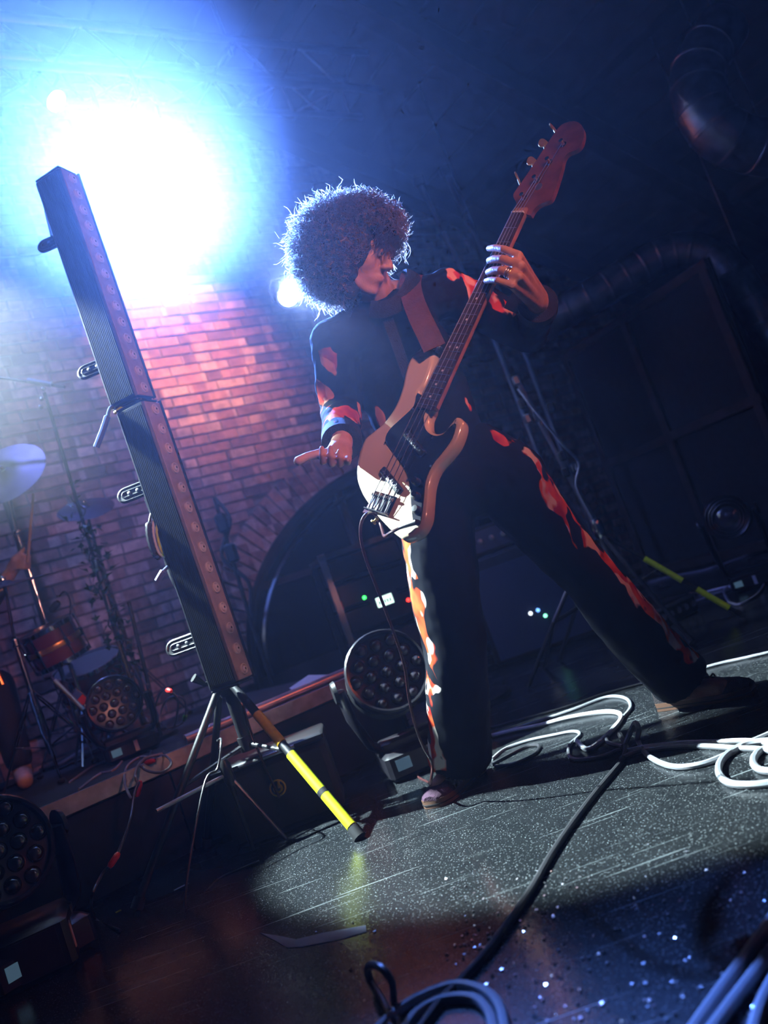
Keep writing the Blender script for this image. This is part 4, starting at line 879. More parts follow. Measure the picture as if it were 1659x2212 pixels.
# ------------------------------------------------------------ drum kit
MT['shell'] = mat('maroon_drum_shell', (.13, .018, .018), .22, coat=.6, var=.2); MT['brass'] = mat('brass_band', (.85, .48, .12), .3, .9); MT['drumskin'] = mat('drum_head', (.08, .075, .075), .5)
MT['cym'] = mat('dark_cymbal', (.05, .04, .06), .45, .8, var=.25, vscale=14); MT['copper'] = mat('copper_hardware', (.75, .36, .12), .25, 1.0)
def drum(label, c, axis, r, h, lugs=6, stand=True):
    o = thing('drum', label, 'drum', V((c.x, c.y, RH))); m = frame(c, axis)
    MB().lathe([(r, -h / 2), (r, h / 2)], 32, m, close=False).build('shell', MT['shell'], o)
    MB().lathe([(r + .004, -.012), (r + .006, 0), (r + .004, .012)], 32, m, close=False).build('band', MT['brass'], o)
    for z, s in ((h / 2, 1), (-h / 2, -1)):
        MB().lathe([(.001, z + s * .002), (r * .99, z + s * .002)], 32, m, close=False).build('drum_head', MT['drumskin'], o)
        MB().lathe([(r + .003, z - .012), (r + .010, z - .010), (r + .010, z + .012), (r + .003, z + .014), (r + .003, z - .012)], 32, m, close=False).build('hoop', MT['chrome'], o)
    for k in range(lugs):
        a = 2 * math.pi * k / lugs + .3; p = V((math.cos(a), math.sin(a), 0))
        MB().box((0, 0, 0), (.018, .02, .045), m @ M.Translation(p * (r + .009)) @ M.Rotation(a, 4, 'Z'), bev=.004).build('lug', MT['chrome'], o)
        MB().tube([p * (r + .012) - ZA * (h / 2 + .012), p * (r + .012) + ZA * (h / 2 + .012)], .003, 6, m).build('tension_rod', MT['chrome'], o)
    if stand:
        b = V((c.x + .02, c.y + .05, RH)); top = c - V(axis).normalized() * (h / 2 + .012)
        MB().tube([b + ZA * .16, V((b.x, b.y, top.z - .02)), top], .011, 8).build('stand_pole', MT['chrome'], o)
        for k in range(3):
            a = k * 2.09 + .5; f = b + V((math.cos(a) * .2, math.sin(a) * .2, .008)); MB().tube([b + ZA * .30, f], .007, 6).build('stand_leg', MT['chrome'], o)
    return o
drum('maroon tom drum with a brass band and chrome hoops on the riser', PX(118, 1392, 4.0), V((-.10, -.22, 1)), .125, .17)
fc = PX(205, 1470, 4.35)
drum('dark maroon floor drum half hidden behind the lens-dotted wash light', V((fc.x, fc.y, RH + .32)), V((.05, -.35, 1)), .17, .30, 6)
def cymbal_stand(label, c, axis, r, foot, base_z=RH, m='cym', pole='chrome', double=False):
    o = thing('cymbal_stand', label, 'cymbal', V((foot[0], foot[1], base_z)), group='cymbals of the drum kit'); mm = frame(c, axis)
    MB().lathe([(.006, .024), (r * .12, .022), (r * .2, .010), (r * .6, .004), (r, -.004), (r, -.006), (r * .6, .002), (r * .2, .008), (.006, .020)], 40, mm).build('cymbal', MT[m], o)
    MB().lathe([(.008, .024), (.016, .026), (.016, .036), (.006, .05)], 10, mm).build('wing_nut', MT['chrome'], o)
    b = V((foot[0], foot[1], base_z)); el = V((b.x, b.y, max(base_z + .55, c.z - .25)))
    MB().tube([b + ZA * .12, el], .0125, 10).build('pole', MT[pole], o); MB().tube([el, c], .008, 8).build('tilter', MT[pole], o)
    for z in (.3, .62):
        if base_z + z < el.z: MB().lathe([(.013, 0), (.019, .006), (.019, .034), (.013, .04)], 12, M.Translation(b + ZA * z)).build('collar', MT[pole], o)
    MB().ball(el, .02).build('joint', MT[pole], o)
    for k in range(3):
        a = k * 2.09 - 1.1; f = b + V((math.cos(a) * .27, math.sin(a) * .27, .012)); j = b + ZA * .42; kx = along(j, f, .55)
        for w in (-.012, .012):
            sd = V((-math.sin(a), math.cos(a), 0)) * w; lg = MB().tube([j + sd * .5, along(j, f, .12) + sd, along(j, f, .5) + sd * 1.2, along(j, f, .62) + sd * .3, f], .0045, 6).build('leg', MT[pole], o)
        MB().tube([b + ZA * .15, kx], .004, 6).build('brace', MT[pole], o); MB().ball(f, (.018, .018, .012)).build('rubber_foot', MT['matte'], o)
    return o
p = PX(18, 1262, 3.75); cymbal_stand('thin flat cymbal on a chrome double-braced stand at the left edge', PX(10, 1266, 3.75), V((.05, -.12, 1)), .205, (PX(88, 1560, 3.75).x, 3.75))
cymbal_stand('large dark cymbal with a violet sheen at the left edge below the microphone boom', PX(12, 1022, 3.95), V((.05, -.85, .62)), .20, (-1.78, 4.15))
cymbal_stand('small dark cymbal seen against the bricks beside the microphone pole', PX(185, 1098, 4.55), V((.25, -.50, .85)), .155, (-1.62, 4.72), pole='black')
tag(MB().tube([PX(60, 1215, 3.95), PX(48, 1140, 3.93), PX(72, 1066, 3.90)][::2], [.0075, .0055], 8).build('drumstick', mat('drumstick_wood', (.5, .27, .12), .5)), 'wooden drumstick held upright by the drummer', 'drumstick')
# small parts of the kit
cl = thing('clip_microphone', 'black clip-on drum microphone above the maroon tom', 'microphone', PX(135, 1320, 4.0))
MB().tube(spline([PX(150, 1345, 3.98), PX(152, 1300, 3.98), PX(140, 1278, 3.98), PX(128, 1288, 3.98)], 5), .004, 6).build('gooseneck', MT['matte'], cl)
MB().lathe([(.012, -.03), (.018, -.02), (.02, .015), (.012, .03)], 12, frame(PX(118, 1310, 3.98), IU * .6 + IR * .5)).build('capsule', MT['matte'], cl)
cb = thing('made_up_box', 'small made-up box with a blue and red face beside the drum hardware', 'box', PX(172, 1515, 3.6))  # made-up box; its two faces paint a blue and red gleam
mm = frame(PX(170, 1508, 3.62), IT + IR * .3, IR * .7 - IU * .6); MB().box((0, 0, -.015), (.075, .05, .03), mm, bev=.004).build('case', MT['plastic'], cb)
MB().box((-.018, 0, .001), (.034, .044, .002), mm).build('blue_face', mat('blue_face', (.06, .14, .5), .4), cb); MB().box((.018, 0, .001), (.034, .044, .002), mm).build('red_face', mat('red_face', (.6, .05, .05), .4), cb)
tag(MB().tube([PX(118, 1470, 3.6), PX(182, 1535, 3.56)], .010, 10).build('hardware_tube', mat('pale_tube', (.45, .6, .6), .3, .6)), 'pale metal tube slanting across the drum hardware', 'tube')
tag(MB().tube([PX(5, 1480, 3.5), PX(-40, 1380, 3.5)], .017, 10).build('hardware_tube', MT['copper']), 'copper coloured hardware tube cut by the left picture edge', 'tube')
pd = thing('drum_pedal', 'chrome and black foot pedal among the cymbal stand legs', 'pedal', FL(160, 1660, RH))
q = FL(185, 1640, RH); mm = M.Translation(q) @ M.Rotation(.6, 4, 'Z'); MB().box((0, 0, .012), (.30, .10, .012), mm, bev=.004).build('base_plate', MT['black'], pd); MB().box((0, 0, .05), (.26, .07, .01), mm @ M.Rotation(-.18, 4, 'Y'), bev=.003).build('footboard', MT['steel'], pd)
for s in (-1, 1): MB().tube([(.14, s * .05, .01), (.15, s * .05, .2)], .008, 8, mm).build('post', MT['chrome'], pd)
MB().tube([(.15, -.055, .19), (.15, .055, .19)], .007, 8, mm).build('axle', MT['chrome'], pd); MB().tube([(.15, 0, .19), (.20, 0, .30)], .005, 6, mm).build('beater_shaft', MT['chrome'], pd); MB().ball((.205, 0, .315), .022, mm).build('beater', MT['red_plug'], pd)
# drummer: only the raised hand shows at the picture edge
dr = thing('person', 'drummer at the left picture edge, only a raised hand showing, gripping a drumstick', 'person', (-2.35, 4.35, RH))
b = MB(); hp = PX(38, 1212, 3.97)
sh = V((-2.30, 4.30, 1.42)); elb = V((-2.02, 3.98, 1.16))
chain(b, [(sh, .055), (elb, .043), (hp + V((-.05, .02, -.03)), .030), (hp, .034)]); 
for k in range(4): 
    o_ = IU * (.026 - .019 * k); chain(b, [(hp + o_ + IT * .012, .012), (hp + o_ + IR * .040 + IT * .018, .0105), (hp + o_ + IR * .052 + IT * -.012, .0098), (hp + o_ + IR * .030 + IT * -.03, .009)], 8)
chain(b, [(hp + IU * .012, .016), (hp + IU * .04 + IR * .018 + IT * .012, .0115), (hp + IU * .058 + IR * .034 + IT * .008, .010)], 8)
for z, w in ((1.35, .17), (1.2, .165), (1.05, .145), (.92, .15)): b.ball((0, 0, 0), (w, .11, .13), M.Translation((-2.42, 4.42, z)), 16, 10)
chain(b, [((V((-2.42, 4.42, 1.45))), .055), (V((-2.40, 4.40, 1.58)), .052)]); b.ball((-2.38, 4.38, 1.68), (.085, .10, .12)); b.ball((-2.33, 4.30, 1.64), (.03, .05, .06)); b.ball((-2.30, 4.27, 1.67), (.014, .014, .02))
for s in (-.1, .1): chain(b, [(V((-2.42 + s, 4.42, .90)), .09), (V((-2.2 + s * 1.6, 4.02, .86)), .065), (V((-2.2 + s * 1.6, 4.0, .43)), .045), (V((-2.14 + s * 1.6, 3.88, .40)), .038)])
chain(b, [(V((-2.55, 4.44, 1.42)), .055), (V((-2.62, 4.2, 1.18)), .042), (V((-2.45, 3.98, 1.15)), .032), (V((-2.40, 3.94, 1.15)), .034)])
put('body', organic(b, .006, 4), MT['skin'], dr)
sh_ = MB(); 
for z, w in ((1.36, .185), (1.2, .18), (1.05, .16), (.94, .165)): sh_.ball((0, 0, 0), (w, .125, .14), M.Translation((-2.42, 4.42, z)), 16, 10)
chain(sh_, [(sh, .068), (along(sh, elb, .6), .06)]); chain(sh_, [(V((-2.55, 4.44, 1.42)), .068), (V((-2.60, 4.29, 1.27)), .058)]); put('shirt', organic(sh_, .01, 3), MT['denim'], dr)
tz = MB(); 
for s in (-.1, .1): chain(tz, [(V((-2.42 + s, 4.42, .90)), .105), (V((-2.2 + s * 1.6, 4.02, .86)), .08), (V((-2.2 + s * 1.6, 4.0, .50)), .065)])
put('trousers', organic(tz, .012, 3), MT['denim'], dr)
hb_ = MB(); hb_.ball((-2.40, 4.41, 1.72), (.10, .105, .105)); put('hair', organic(hb_, .01, 2), MT['hair_core'], dr)
th = thing('drum_throne', 'round padded drum stool under the drummer', 'stool', (-2.42, 4.5, RH)); MB().lathe([(.17, .42), (.18, .44), (.18, .49), (.15, .50)], 24, M.Translation((-2.42, 4.5, RH - .09))).build('seat', MT['matte'], th); MB().tube([(-2.42, 4.5, RH + .005), (-2.42, 4.5, RH + .34)], .02, 10).build('post', MT['chrome'], th)
MB().lathe([(.2, 0), (.2, .012), (.03, .03)], 20, M.Translation((-2.42, 4.5, RH))).build('base', MT['black'], th)

# ------------------------------------------------------------ microphone stand wrapped in ivy
ip = PX(303, 1545, 3.95); it_ = PX(96, 848, 3.95); ib = V((ip.x, ip.y, RH)); itp = V((it_.x, it_.y, it_.z))
iv = thing('microphone_stand', 'tall thin microphone boom stand wrapped in ivy, standing on the riser', 'microphone stand', ib)
MB().tube([ib + ZA * .02, along(ib, itp, .5)], .014, 10).build('pole', MT['steel'], iv); MB().tube([along(ib, itp, .48), itp], .0085, 10).build('pole', MT['black'], iv)
MB().lathe([(.015, 0), (.022, .01), (.022, .06), (.012, .07)], 12, M.Translation(along(ib, itp, .48))).build('collar', MT['chrome'], iv)
MB().lathe([(.14, 0), (.14, .018), (.03, .03), (.02, .06)], 24, M.Translation(ib)).build('base', MT['black'], iv)
bm0, bm1 = PX(-70, 806, 3.95), PX(140, 836, 3.95); MB().tube([bm0, bm1], .0075, 8).build('boom', MT['black'], iv); MB().tube([PX(60, 822, 3.95), PX(112, 831, 3.95)], .014, 8).build('boom_clamp', MT['steel'], iv)
for a in ((94, 840), (90, 862), (88, 880)): MB().ball(PX(*a, 3.94), .012).build('clamp_knob', MT['chrome'], iv)
MB().tube([PX(-95, 800, 3.95), PX(-60, 806, 3.95)], [.024, .018], 10).build('microphone', MT['plastic'], iv)
MT['leaf'] = mat('ivy_leaf', (.02, .06, .018), .5, var=.4, vscale=50)
LF = MB().add([(0, 0, 0), (.018, .022, .006), (.004, .028, .002), (0, .052, 0), (-.004, .028, .002), (-.018, .022, .006)], [(0, 1, 2), (0, 2, 3), (0, 3, 4), (0, 4, 5)]).mesh('leaf', MT['leaf'], False)
R = random.Random(21); vine = []
for i in range(60):
    t = .10 + .60 * i / 59; vine.append(along(ib, itp, t) + V((math.cos(i * .7), math.sin(i * .7), 0)) * .024)
vn = MB().tube(vine, .004, 5).build('vine', mat('vine_stem', (.05, .04, .02), .7), iv)
for i in range(120):
    t = min(.72, max(.08, R.gauss(.42, .16))); c = along(ib, itp, t) + V((R.uniform(-.06, .06), R.uniform(-.05, .05), R.uniform(-.03, .03))); k = R.uniform(.8, 1.5)
    inst('leaf', LF, iv, WMAT[iv.name].inverted() @ M.Translation(c) @ M.Rotation(R.uniform(0, 6.28), 4, 'Z') @ M.Rotation(R.uniform(-1.2, 1.6), 4, 'X') @ M.Scale(k, 4))
for k, (a, bq) in enumerate((((255, 1385), (310, 1552)), ((278, 1300), (330, 1540)))):
    tag(MB().tube([PX(*a, 3.75 + .12 * k), V((PX(*bq, 3.75 + .12 * k).x, 3.75 + .12 * k, RH))], .0095, 8).build('hardware_tube', MT[('copper', 'black')[k]]), ('pinkish metal rod leaning beside the ivy-wrapped stand', 'dark rod leaning just right of the ivy-wrapped stand')[k], 'tube')
st2 = thing('cable_stand', 'thin dark stand with clamps before the bricks, right of the LED bars', 'stand', V((PX(555, 1330, 4.9).x, 4.9, 0)))
qa = [PX(463, 1075, 4.9), PX(480, 1130, 4.9), PX(500, 1195, 4.9), PX(520, 1265, 4.9), PX(540, 1335, 4.9)]; bt = V((qa[-1].x, 4.9, 0)); MB().tube([qa[0], qa[-1], bt], [.012, .012, .014], 8).build('pole', MT['matte'], st2)
for k in (1, 2): MB().box(qa[k], (.07, .06, .12), bev=.015).build('clamp', MT['matte'], st2)
MB().tube(spline([qa[0], qa[1] + V((.05, 0, 0)), qa[2] + V((-.06, 0, 0)), qa[3] + V((.05, 0, 0)), qa[4]], 5), .012, 6).build('wrapped_cable', MT['cable'], st2); MB().lathe([(.18, 0), (.18, .02), (.02, .03)], 20, M.Translation(bt)).build('base', MT['matte'], st2)

# ------------------------------------------------------------ cases, rack and amplifier at the back
ca = thing('equipment_case', 'black padded equipment case with a round yellow emblem on the floor', 'case', FL(615, 1795))
cc = PX(612, 1720, 3.0); cc = V((cc.x, 3.02, 0)); yw = M.Translation(cc) @ M.Rotation(.10, 4, 'Z')
MB().box((0, 0, .125), (.40, .24, .25), yw, bev=.02).build('shell', MT['matte'], ca); MB().box((0, -.002, .262), (.41, .245, .026), yw, bev=.008).build('lid', MT['plastic'], ca)
MB().tube([(-.10, -.125, .262), (.10, -.125, .262)], .007, 8, yw).build('lid_edge', MT['steel'], ca)
MT['emb'] = mat('yellow_emblem', (.75, .42, .03), .5, emit=(.75, .42, .03), estr=.0)
ec = yw.inverted() @ PX(600, 1702, 2.90); ex, ez = ec.x, ec.z; em = yw @ M(((1, 0, 0, ex), (0, 0, -1, -.1215), (0, 1, 0, ez), (0, 0, 0, 1)))
MB().tube([em @ V((.026 * math.cos(a), .026 * math.sin(a), 0)) for a in np.linspace(0, 2 * math.pi, 33)], .0030, 6, cap=False).build('emblem_ring', MT['emb'], ca)
MB().tube([em @ V((.0125 * math.cos(a), -.002 + .0125 * math.sin(a), 0)) for a in np.linspace(2.2, 7.2, 22)], .0042, 6).build('emblem_hook', MT['emb'], ca); MB().tube([em @ V((.004, -.002, 0)), em @ V((.009, .021, 0))], .0042, 6).build('emblem_stroke', MT['emb'], ca)
rk = thing('equipment_rack', 'open black equipment rack with a lit white display behind the bassist', 'rack', V((PX(830, 1297, 4.7).x, 4.85, 0)))
rc = V((PX(815, 1300, 4.7).x, 4.95, 0)); ry = M.Translation(rc) @ M.Rotation(.22, 4, 'Z')
for x in (-.27, .27):
    for y in (-.25, .25): MB().box((x, y, .48), (.035, .035, .96), ry).build('post', MT['steel'] if y < 0 else MT['black'], rk)
for z in (.02, .94): MB().box((0, 0, z), (.575, .535, .03), ry).build('panel', MT['black'], rk)
MB().box((0, .255, .48), (.54, .012, .9), ry).build('back_panel', MT['matte'], rk)
for k, (z, h) in enumerate(((.13, .17), (.34, .17), (.55, .13), (.70, .13), (.85, .12))): MB().box((0, -.02, z), (.50, .44, h), ry, bev=.006).build('rack_unit', (MT['plastic'], MT['gloss'])[k % 2], rk)
def onrack(px, py): 
    r = ray(px, py); o, d = ry.inverted() @ C0, ry.inverted().to_3x3() @ r; k = (-.247 - o.y) / d.y; return o + d * k
d0 = onrack(831, 1297); MB().box((d0.x, -.246, d0.z), (.095, .008, .055), ry).build('display', emat('lit_display', (.62, .92, .80), 2.2), rk)
for k in range(5): MB().box((d0.x - .032 + k * .016, -.2505, d0.z - .004), (.008, .003, .022), ry).build('display_digit', MT['matte'], rk)
MB().box((d0.x, -.243, d0.z), (.17, .006, .085), ry).build('bezel', MT['plastic'], rk)
for px, py, c, s in ((787, 1291, (.05, 1, .12), 4), (882, 1296, (1, .03, .02), 5)):
    d1 = onrack(px, py); MB().ball((d1.x, -.248, d1.z), .011, ry).build('indicator', emat('indicator', c, s), rk)
for px, py in ((735, 1310), (1130, 1500)): d1 = onrack(735, 1310)
MB().box((d1.x, -.247, d1.z), (.03, .006, .05), ry).build('red_switch', MT['red_plug'], rk)
amp = thing('bass_amplifier', 'large dark bass amplifier cabinet behind the bassist’s legs', 'amplifier', V((.62, 4.95, 0)))
am = M.Translation((.64, 5.0, 0)) @ M.Rotation(-.15, 4, 'Z'); MB().box((0, 0, .33), (.62, .42, .62), am, bev=.015).build('cabinet', MT['matte'], amp)
MB().box((0, -.213, .31), (.55, .012, .52), am).build('grille', mat('grille_cloth', (.03, .04, .07), .7, bump=.5, bscale=120), amp)
hdm = MB().box((0, .0, .73), (.58, .36, .17), am, bev=.012).build('amplifier_head', MT['plastic'], amp); MB().box((0, -.183, .73), (.54, .008, .12), am).build('front_plate', mat('dark_grey_plate', (.06, .06, .08), .4), amp)
for k in range(7): MB().lathe([(.016, 0), (.014, .016), (.002, .018)], 12, am @ M.Translation((-.22 + k * .07, -.187, .73)) @ M.Rotation(math.pi / 2, 4, 'X')).build('knob', MT['steel'], amp)
for k, c in enumerate(((.8, .9, 1), (.15, .4, 1), (.25, 1, .6))):
    o_, d_ = am.inverted() @ C0, am.inverted().to_3x3() @ ray(1146 + 16 * k, (1325, 1318, 1330)[k]); q_ = o_ + d_ * ((-.222 - o_.y) / d_.y)
    MB().ball(q_, .011, am).build('indicator', emat('amp_indicator', c, 2.6), amp)
gs = thing('instrument_stand', 'thin black folding instrument stand behind the spread legs', 'stand', V((.5, 4.0, 0)))
for a, bq in (((1232, 1262, 3.95), (1196, 1345, 3.92)), ((1196, 1345, 3.92), (1260, 1305, 4.05))): MB().tube([PX(*a), PX(*bq)], .011, 8).build('arm', MT['black'], gs)
for a, bq in (((1196, 1345, 3.92), FL(1142, 1489)), ((1260, 1305, 4.05), V((.92, 4.2, 0))), ((1196, 1345, 3.92), V((.5, 4.35, 0)))): MB().tube([PX(*a), bq + ZA * .008], .010, 8).build('leg', MT['black'], gs)
tag(MB().tube([TN(1.02, RN + .06, RH + .022), TN(1.88, RN + .06, RH + .022)], .019, 10).build('steel_pipe', mat('pale_pipe', (.62, .55, .6), .35, .6)), 'pale steel pipe lying along the front edge of the riser', 'pipe')
tag(MB().add([TN(1.55, RN + .10, RH + .004), TN(1.8, RN + .12, RH + .004), TN(1.72, RN + .30, RH + .05), TN(1.6, RN + .28, RH + .03), TN(1.55, RN + .10, RH + .008), TN(1.8, RN + .12, RH + .008), TN(1.72, RN + .30, RH + .054), TN(1.6, RN + .28, RH + .034)], [(3, 2, 1, 0), (4, 5, 6, 7), (0, 1, 5, 4), (1, 2, 6, 5), (2, 3, 7, 6), (3, 0, 4, 7)]).build('paper_sheet', MT['white'], smooth=False), 'crumpled white paper sheet on the riser by the pale pipe', 'paper')
ms = thing('low_microphone_stand', 'low black microphone stand tripod in front of the riser', 'microphone stand', FL(495, 1790)); hb2 = PX(492, 1672, 2.80)
for f in (PX(338, 1752, 2.62), V((hb2.x + .12, hb2.y - .02, .01)), V((hb2.x - .05, hb2.y + .22, .01))):
    f = V((f.x, f.y, .008)) if f.z < .06 else f; MB().tube([hb2, f], .0065, 8).build('leg', MT['steel'], ms)
MB().lathe([(.014, -.04), (.02, -.02), (.02, .03), (.012, .05)], 12, M.Translation(hb2)).build('hub', MT['plastic'], ms); MB().tube([V((hb2.x, hb2.y, .006)), hb2 + ZA * .05], .008, 8).build('pole', MT['black'], ms)
fm = thing('floor_monitor', 'dark floor box with a small white label in the lower left corner', 'box', FL(70, 2150))
fo = FL(40, 2120); fmm = M.Translation(V((fo.x, fo.y, 0))) @ M.Rotation(.35, 4, 'Z'); MB().box((0, 0, .07), (.34, .24, .14), fmm, bev=.015).build('body', MT['plastic'], fm)
oo, dd = fmm.inverted() @ C0, fmm.inverted().to_3x3() @ ray(126, 2065); kk = (.173 - oo.x) / dd.x; lp = oo + dd * kk
MB().box((.171, max(-.08, min(.08, lp.y)), .075), (.003, .018, .07), fmm).build('label', MT['white'], fm); MB().box((0, -.121, .07), (.28, .004, .10), fmm).build('grille', MT['matte'], fm)

# ------------------------------------------------------------ right side: ducts, flat, stand with taped leg
def duct(label, pts, r, nseg, hangers=()):
    P = spline(pts, 16); L = len(P); o = thing('ventilation_duct', label, 'duct', P[0], group='ventilation ducts'); step = (L - 1) / nseg
    for k in range(nseg):
        a, b_ = int(round(k * step)), int(round((k + 1) * step)); seg = P[a:b_ + 1]
        MB().tube(seg, [r * (1.0 + .012 * (i == 0))  for i in range(len(seg))], 24, cap=False).build('duct_segment', MT['duct'], o)
        d = (P[min(b_ + 1, L - 1)] - P[b_ - 1]).normalized(); m = frame(P[b_], d)
        MB().lathe([(r * 1.0, -.012), (r * 1.035, -.008), (r * 1.035, .008), (r * 1.0, .012)], 24, m, close=False).build('duct_collar', MT['duct'], o)
    for h in hangers:
        p = P[int(h * (L - 1))]; t_ = p.dot(WT); MB().tube([p + ZA * r * .98, V((p.x, p.y, zroof(t_) + .01))], .003, 6).build('hanger_rod', MT['steel'], o)
duct('thick galvanised ventilation duct elbow under the roof, upper right', [PX(1560, 60, 4.9), PX(1512, 140, 4.85), PX(1512, 215, 4.8), PX(1555, 285, 4.8), PX(1640, 318, 4.85), PX(1760, 325, 4.9)], .158, 9, (.15, .85))
duct('thin ribbed ventilation duct arching above the black flat, right of the bass neck', [PX(1120, 740, 6.2), PX(1190, 690, 6.1), PX(1270, 645, 6.0), PX(1350, 597, 5.95), PX(1420, 556, 5.9), PX(1490, 540, 5.85), PX(1560, 570, 5.8), PX(1620, 645, 5.75), PX(1690, 760, 5.7)], .125, 16, (.0, .99))
fa, fbp = V((2.614, 5.462, 0)), V((1.88, 7.003, 0)); fd = (fa - fbp).normalized(); fn = V((-fd.y, fd.x, 0)); fn = fn if fn.dot(C0 - fa) > 0 else -fn
sf = thing('stage_flat', 'tall black timber-framed stage flat standing at the right', 'stage flat', fa)
def plank(a, b_, w, th, m, nm, o): 
    d = b_ - a; mm = frame((a + b_) / 2, d, fn); MB().box((0, 0, 0), (th, w, d.length), mm, bev=.004).build(nm, m, o)
vs = [p + ZA * z + fn * q for z in (.01, 2.0) for p in (fa, fbp) for q in (-.012, .012)]
MB().add(vs, [(0, 1, 3, 2), (4, 6, 7, 5), (0, 4, 5, 1), (2, 3, 7, 6), (0, 2, 6, 4), (1, 5, 7, 3)]).build('panel', MT['matte'], sf, smooth=False)
for t in (0.03, .52, .97): q = along(fa, fbp, t) + fn * .03; plank(q + ZA * .01, q + ZA * 2.0, .07, .035, MT['wood_dark'], 'upright', sf)
for z in (.05, 1.0, 1.965): plank(fa + fn * .03 + ZA * z, fbp + fn * .03 + ZA * z, .07, .034, MT['wood_dark'], 'rail', sf)
for t in (.2, .8): q = along(fa, fbp, t); MB().tube([q - fn * .02 + ZA * 1.4, q - fn * .7 + ZA * .02], .018, 6).build('prop', MT['wood_dark'], sf)
hub = PX(1292, 1142, 4.0); tp = PX(1112, 812, 4.05); f1 = FL(1603, 1333)
rs2 = thing('tripod_stand', 'dark tripod stand with a yellow taped leg, right of the bassist', 'stand', V((hub.x, hub.y, 0)))
MB().tube([V((hub.x, hub.y, .25)), hub, tp], [.018, .018, .012], 10).build('pole', MT['steel'], rs2); MB().lathe([(.024, -.05), (.03, -.03), (.03, .03), (.022, .05)], 12, M.Translation(hub)).build('collar', MT['chrome'], rs2)
for k, f in enumerate((f1, V((hub.x - .35, hub.y + .35, 0)), V((hub.x + .1, hub.y - .42, 0)))):
    f = f + ZA * .01; h0 = hub - ZA * .02; lg = MB().tube([h0, f], .011, 8).build('leg', MT['black'], rs2)
    if k == 0:
        for a, b_ in ((.33, .60), (.70, .92)): MB().tube([along(h0, f, a), along(h0, f, b_)], .0145, 10).build('tape_band', MT['yellow'], lg)
    MB().tube([along(h0, f, .96), f], .015, 8).build('rubber_foot', MT['matte'], lg); MB().tube([V((hub.x, hub.y, .27)), along(h0, f, .45)], .006, 6).build('brace', MT['black'], rs2)
for k, (x, y) in enumerate(((1115, 822), (1128, 872), (1140, 905), (1190, 880), (1160, 900), (1215, 985), (1240, 1010), (1222, 1020))): MB().box(PX(x, y, 4.0), (.035, .03, .05), bev=.008).build('clamp', (MT['steel'], MT['black'])[k % 2], rs2)
MB().tube(spline([PX(1120, 840, 4.0), PX(1150, 880, 3.96), PX(1215, 960, 3.94), PX(1250, 1000, 3.96), PX(1245, 1050, 3.97), PX(1280, 1120, 3.98)], 6), .007, 6).build('wrapped_cable', MT['cable_grey'], rs2)
for k, (a, bq, Y) in enumerate((((905, 392), (1012, 590), 6.2), ((962, 372), (1058, 572), 6.4))):
    a3 = PX(*a, Y); b3 = PX(*bq, Y); o = thing('lighting_stand', ('tall thin stand pole against the lit wall, nearer the curly hair', 'tall thin stand pole against the lit wall, nearer the bass neck')[k], 'stand', V((b3.x, Y, 0)))
    MB().tube([V((b3.x, Y, .02)), V((b3.x, Y, b3.z - .4)), a3], .016, 8).build('pole', MT['steel'], o); MB().box(a3, (.09, .05, .09), bev=.01).build('top_clamp', MT['black'], o); MB().box(along(a3, b3, .5), (.06, .06, .08), bev=.01).build('clamp', MT['black'], o)
    MB().lathe([(.24, 0), (.24, .02), (.02, .035)], 20, M.Translation(V((b3.x, Y, 0)))).build('base', MT['black'], o)
bx_ = thing('stage_box', 'small metal connector box on the floor by the taped tripod leg', 'box', FL(1420, 1262)); q = PX(1400, 1262, 4.4); mm = M.Translation(V((q.x, 4.4, 0))) @ M.Rotation(.5, 4, 'Z')
MB().box((0, 0, .05), (.36, .2, .10), mm, bev=.01).build('case', MT['black'], bx_); MB().box((0, -.1, .09), (.35, .012, .014), mm).build('edge', MT['steel'], bx_)
for k in range(6): MB().lathe([(.016, 0), (.016, .012), (.01, .012)], 12, mm @ M.Translation((-.14 + k * .056, -.10, .05)) @ M.Rotation(math.pi / 2, 4, 'X')).build('socket', MT['steel'], bx_)

# ------------------------------------------------------------ cables on the floor and riser
def fc(pts, r): 
    out = []
    for p in pts: z = r + (p[2] if len(p) > 2 else 0); out.append(FL(p[0], p[1], z))
    return out
def fcable(name, label, pts, r, m, grp='cables on the stage floor', **k): return cable(name, label, fc(pts, r), r, MT[m], group=grp, **k)
fcable('floor_cable', 'long dark cable running from the coil to the lower edge, across the lit floor', [(1338, 1585), (1352, 1612), (1345, 1640), (1322, 1670), (1282, 1718), (1232, 1785), (1190, 1848), (1150, 1918), (1108, 1980), (1055, 2052), (1005, 2108), (950, 2165), (905, 2225)], .0075, 'cable')
fcable('floor_cable', 'thick pale cable arch at the bottom edge, outer loop', [(800, 2240), (850, 2190), (910, 2152), (980, 2128), (1040, 2138), (1078, 2172), (1095, 2240)], .0085, 'cable_grey')
fcable('floor_cable', 'thick pale cable arch at the bottom edge, inner loop', [(860, 2240), (905, 2185), (960, 2158), (1020, 2156), (1055, 2185), (1070, 2240)], .0085, 'cable_grey')
fcable('floor_cable', 'small raised cable loop at the bottom edge, left of the pale arches', [(870, 2235), (852, 2170), (846, 2120, .05), (820, 2088, .07), (795, 2088, .05), (800, 2120, .01), (830, 2170), (850, 2235)], .0065, 'cable')
fcable('floor_cable', 'blue-lit thick cable in the lower right corner, uppermost of three', [(1480, 2250), (1550, 2150), (1605, 2075), (1662, 1995), (1700, 1940)], .0085, 'cable_grey')
fcable('floor_cable', 'blue-lit thick cable in the lower right corner, middle of three', [(1520, 2250), (1590, 2155), (1640, 2090), (1700, 2010)], .0085, 'cable_grey')
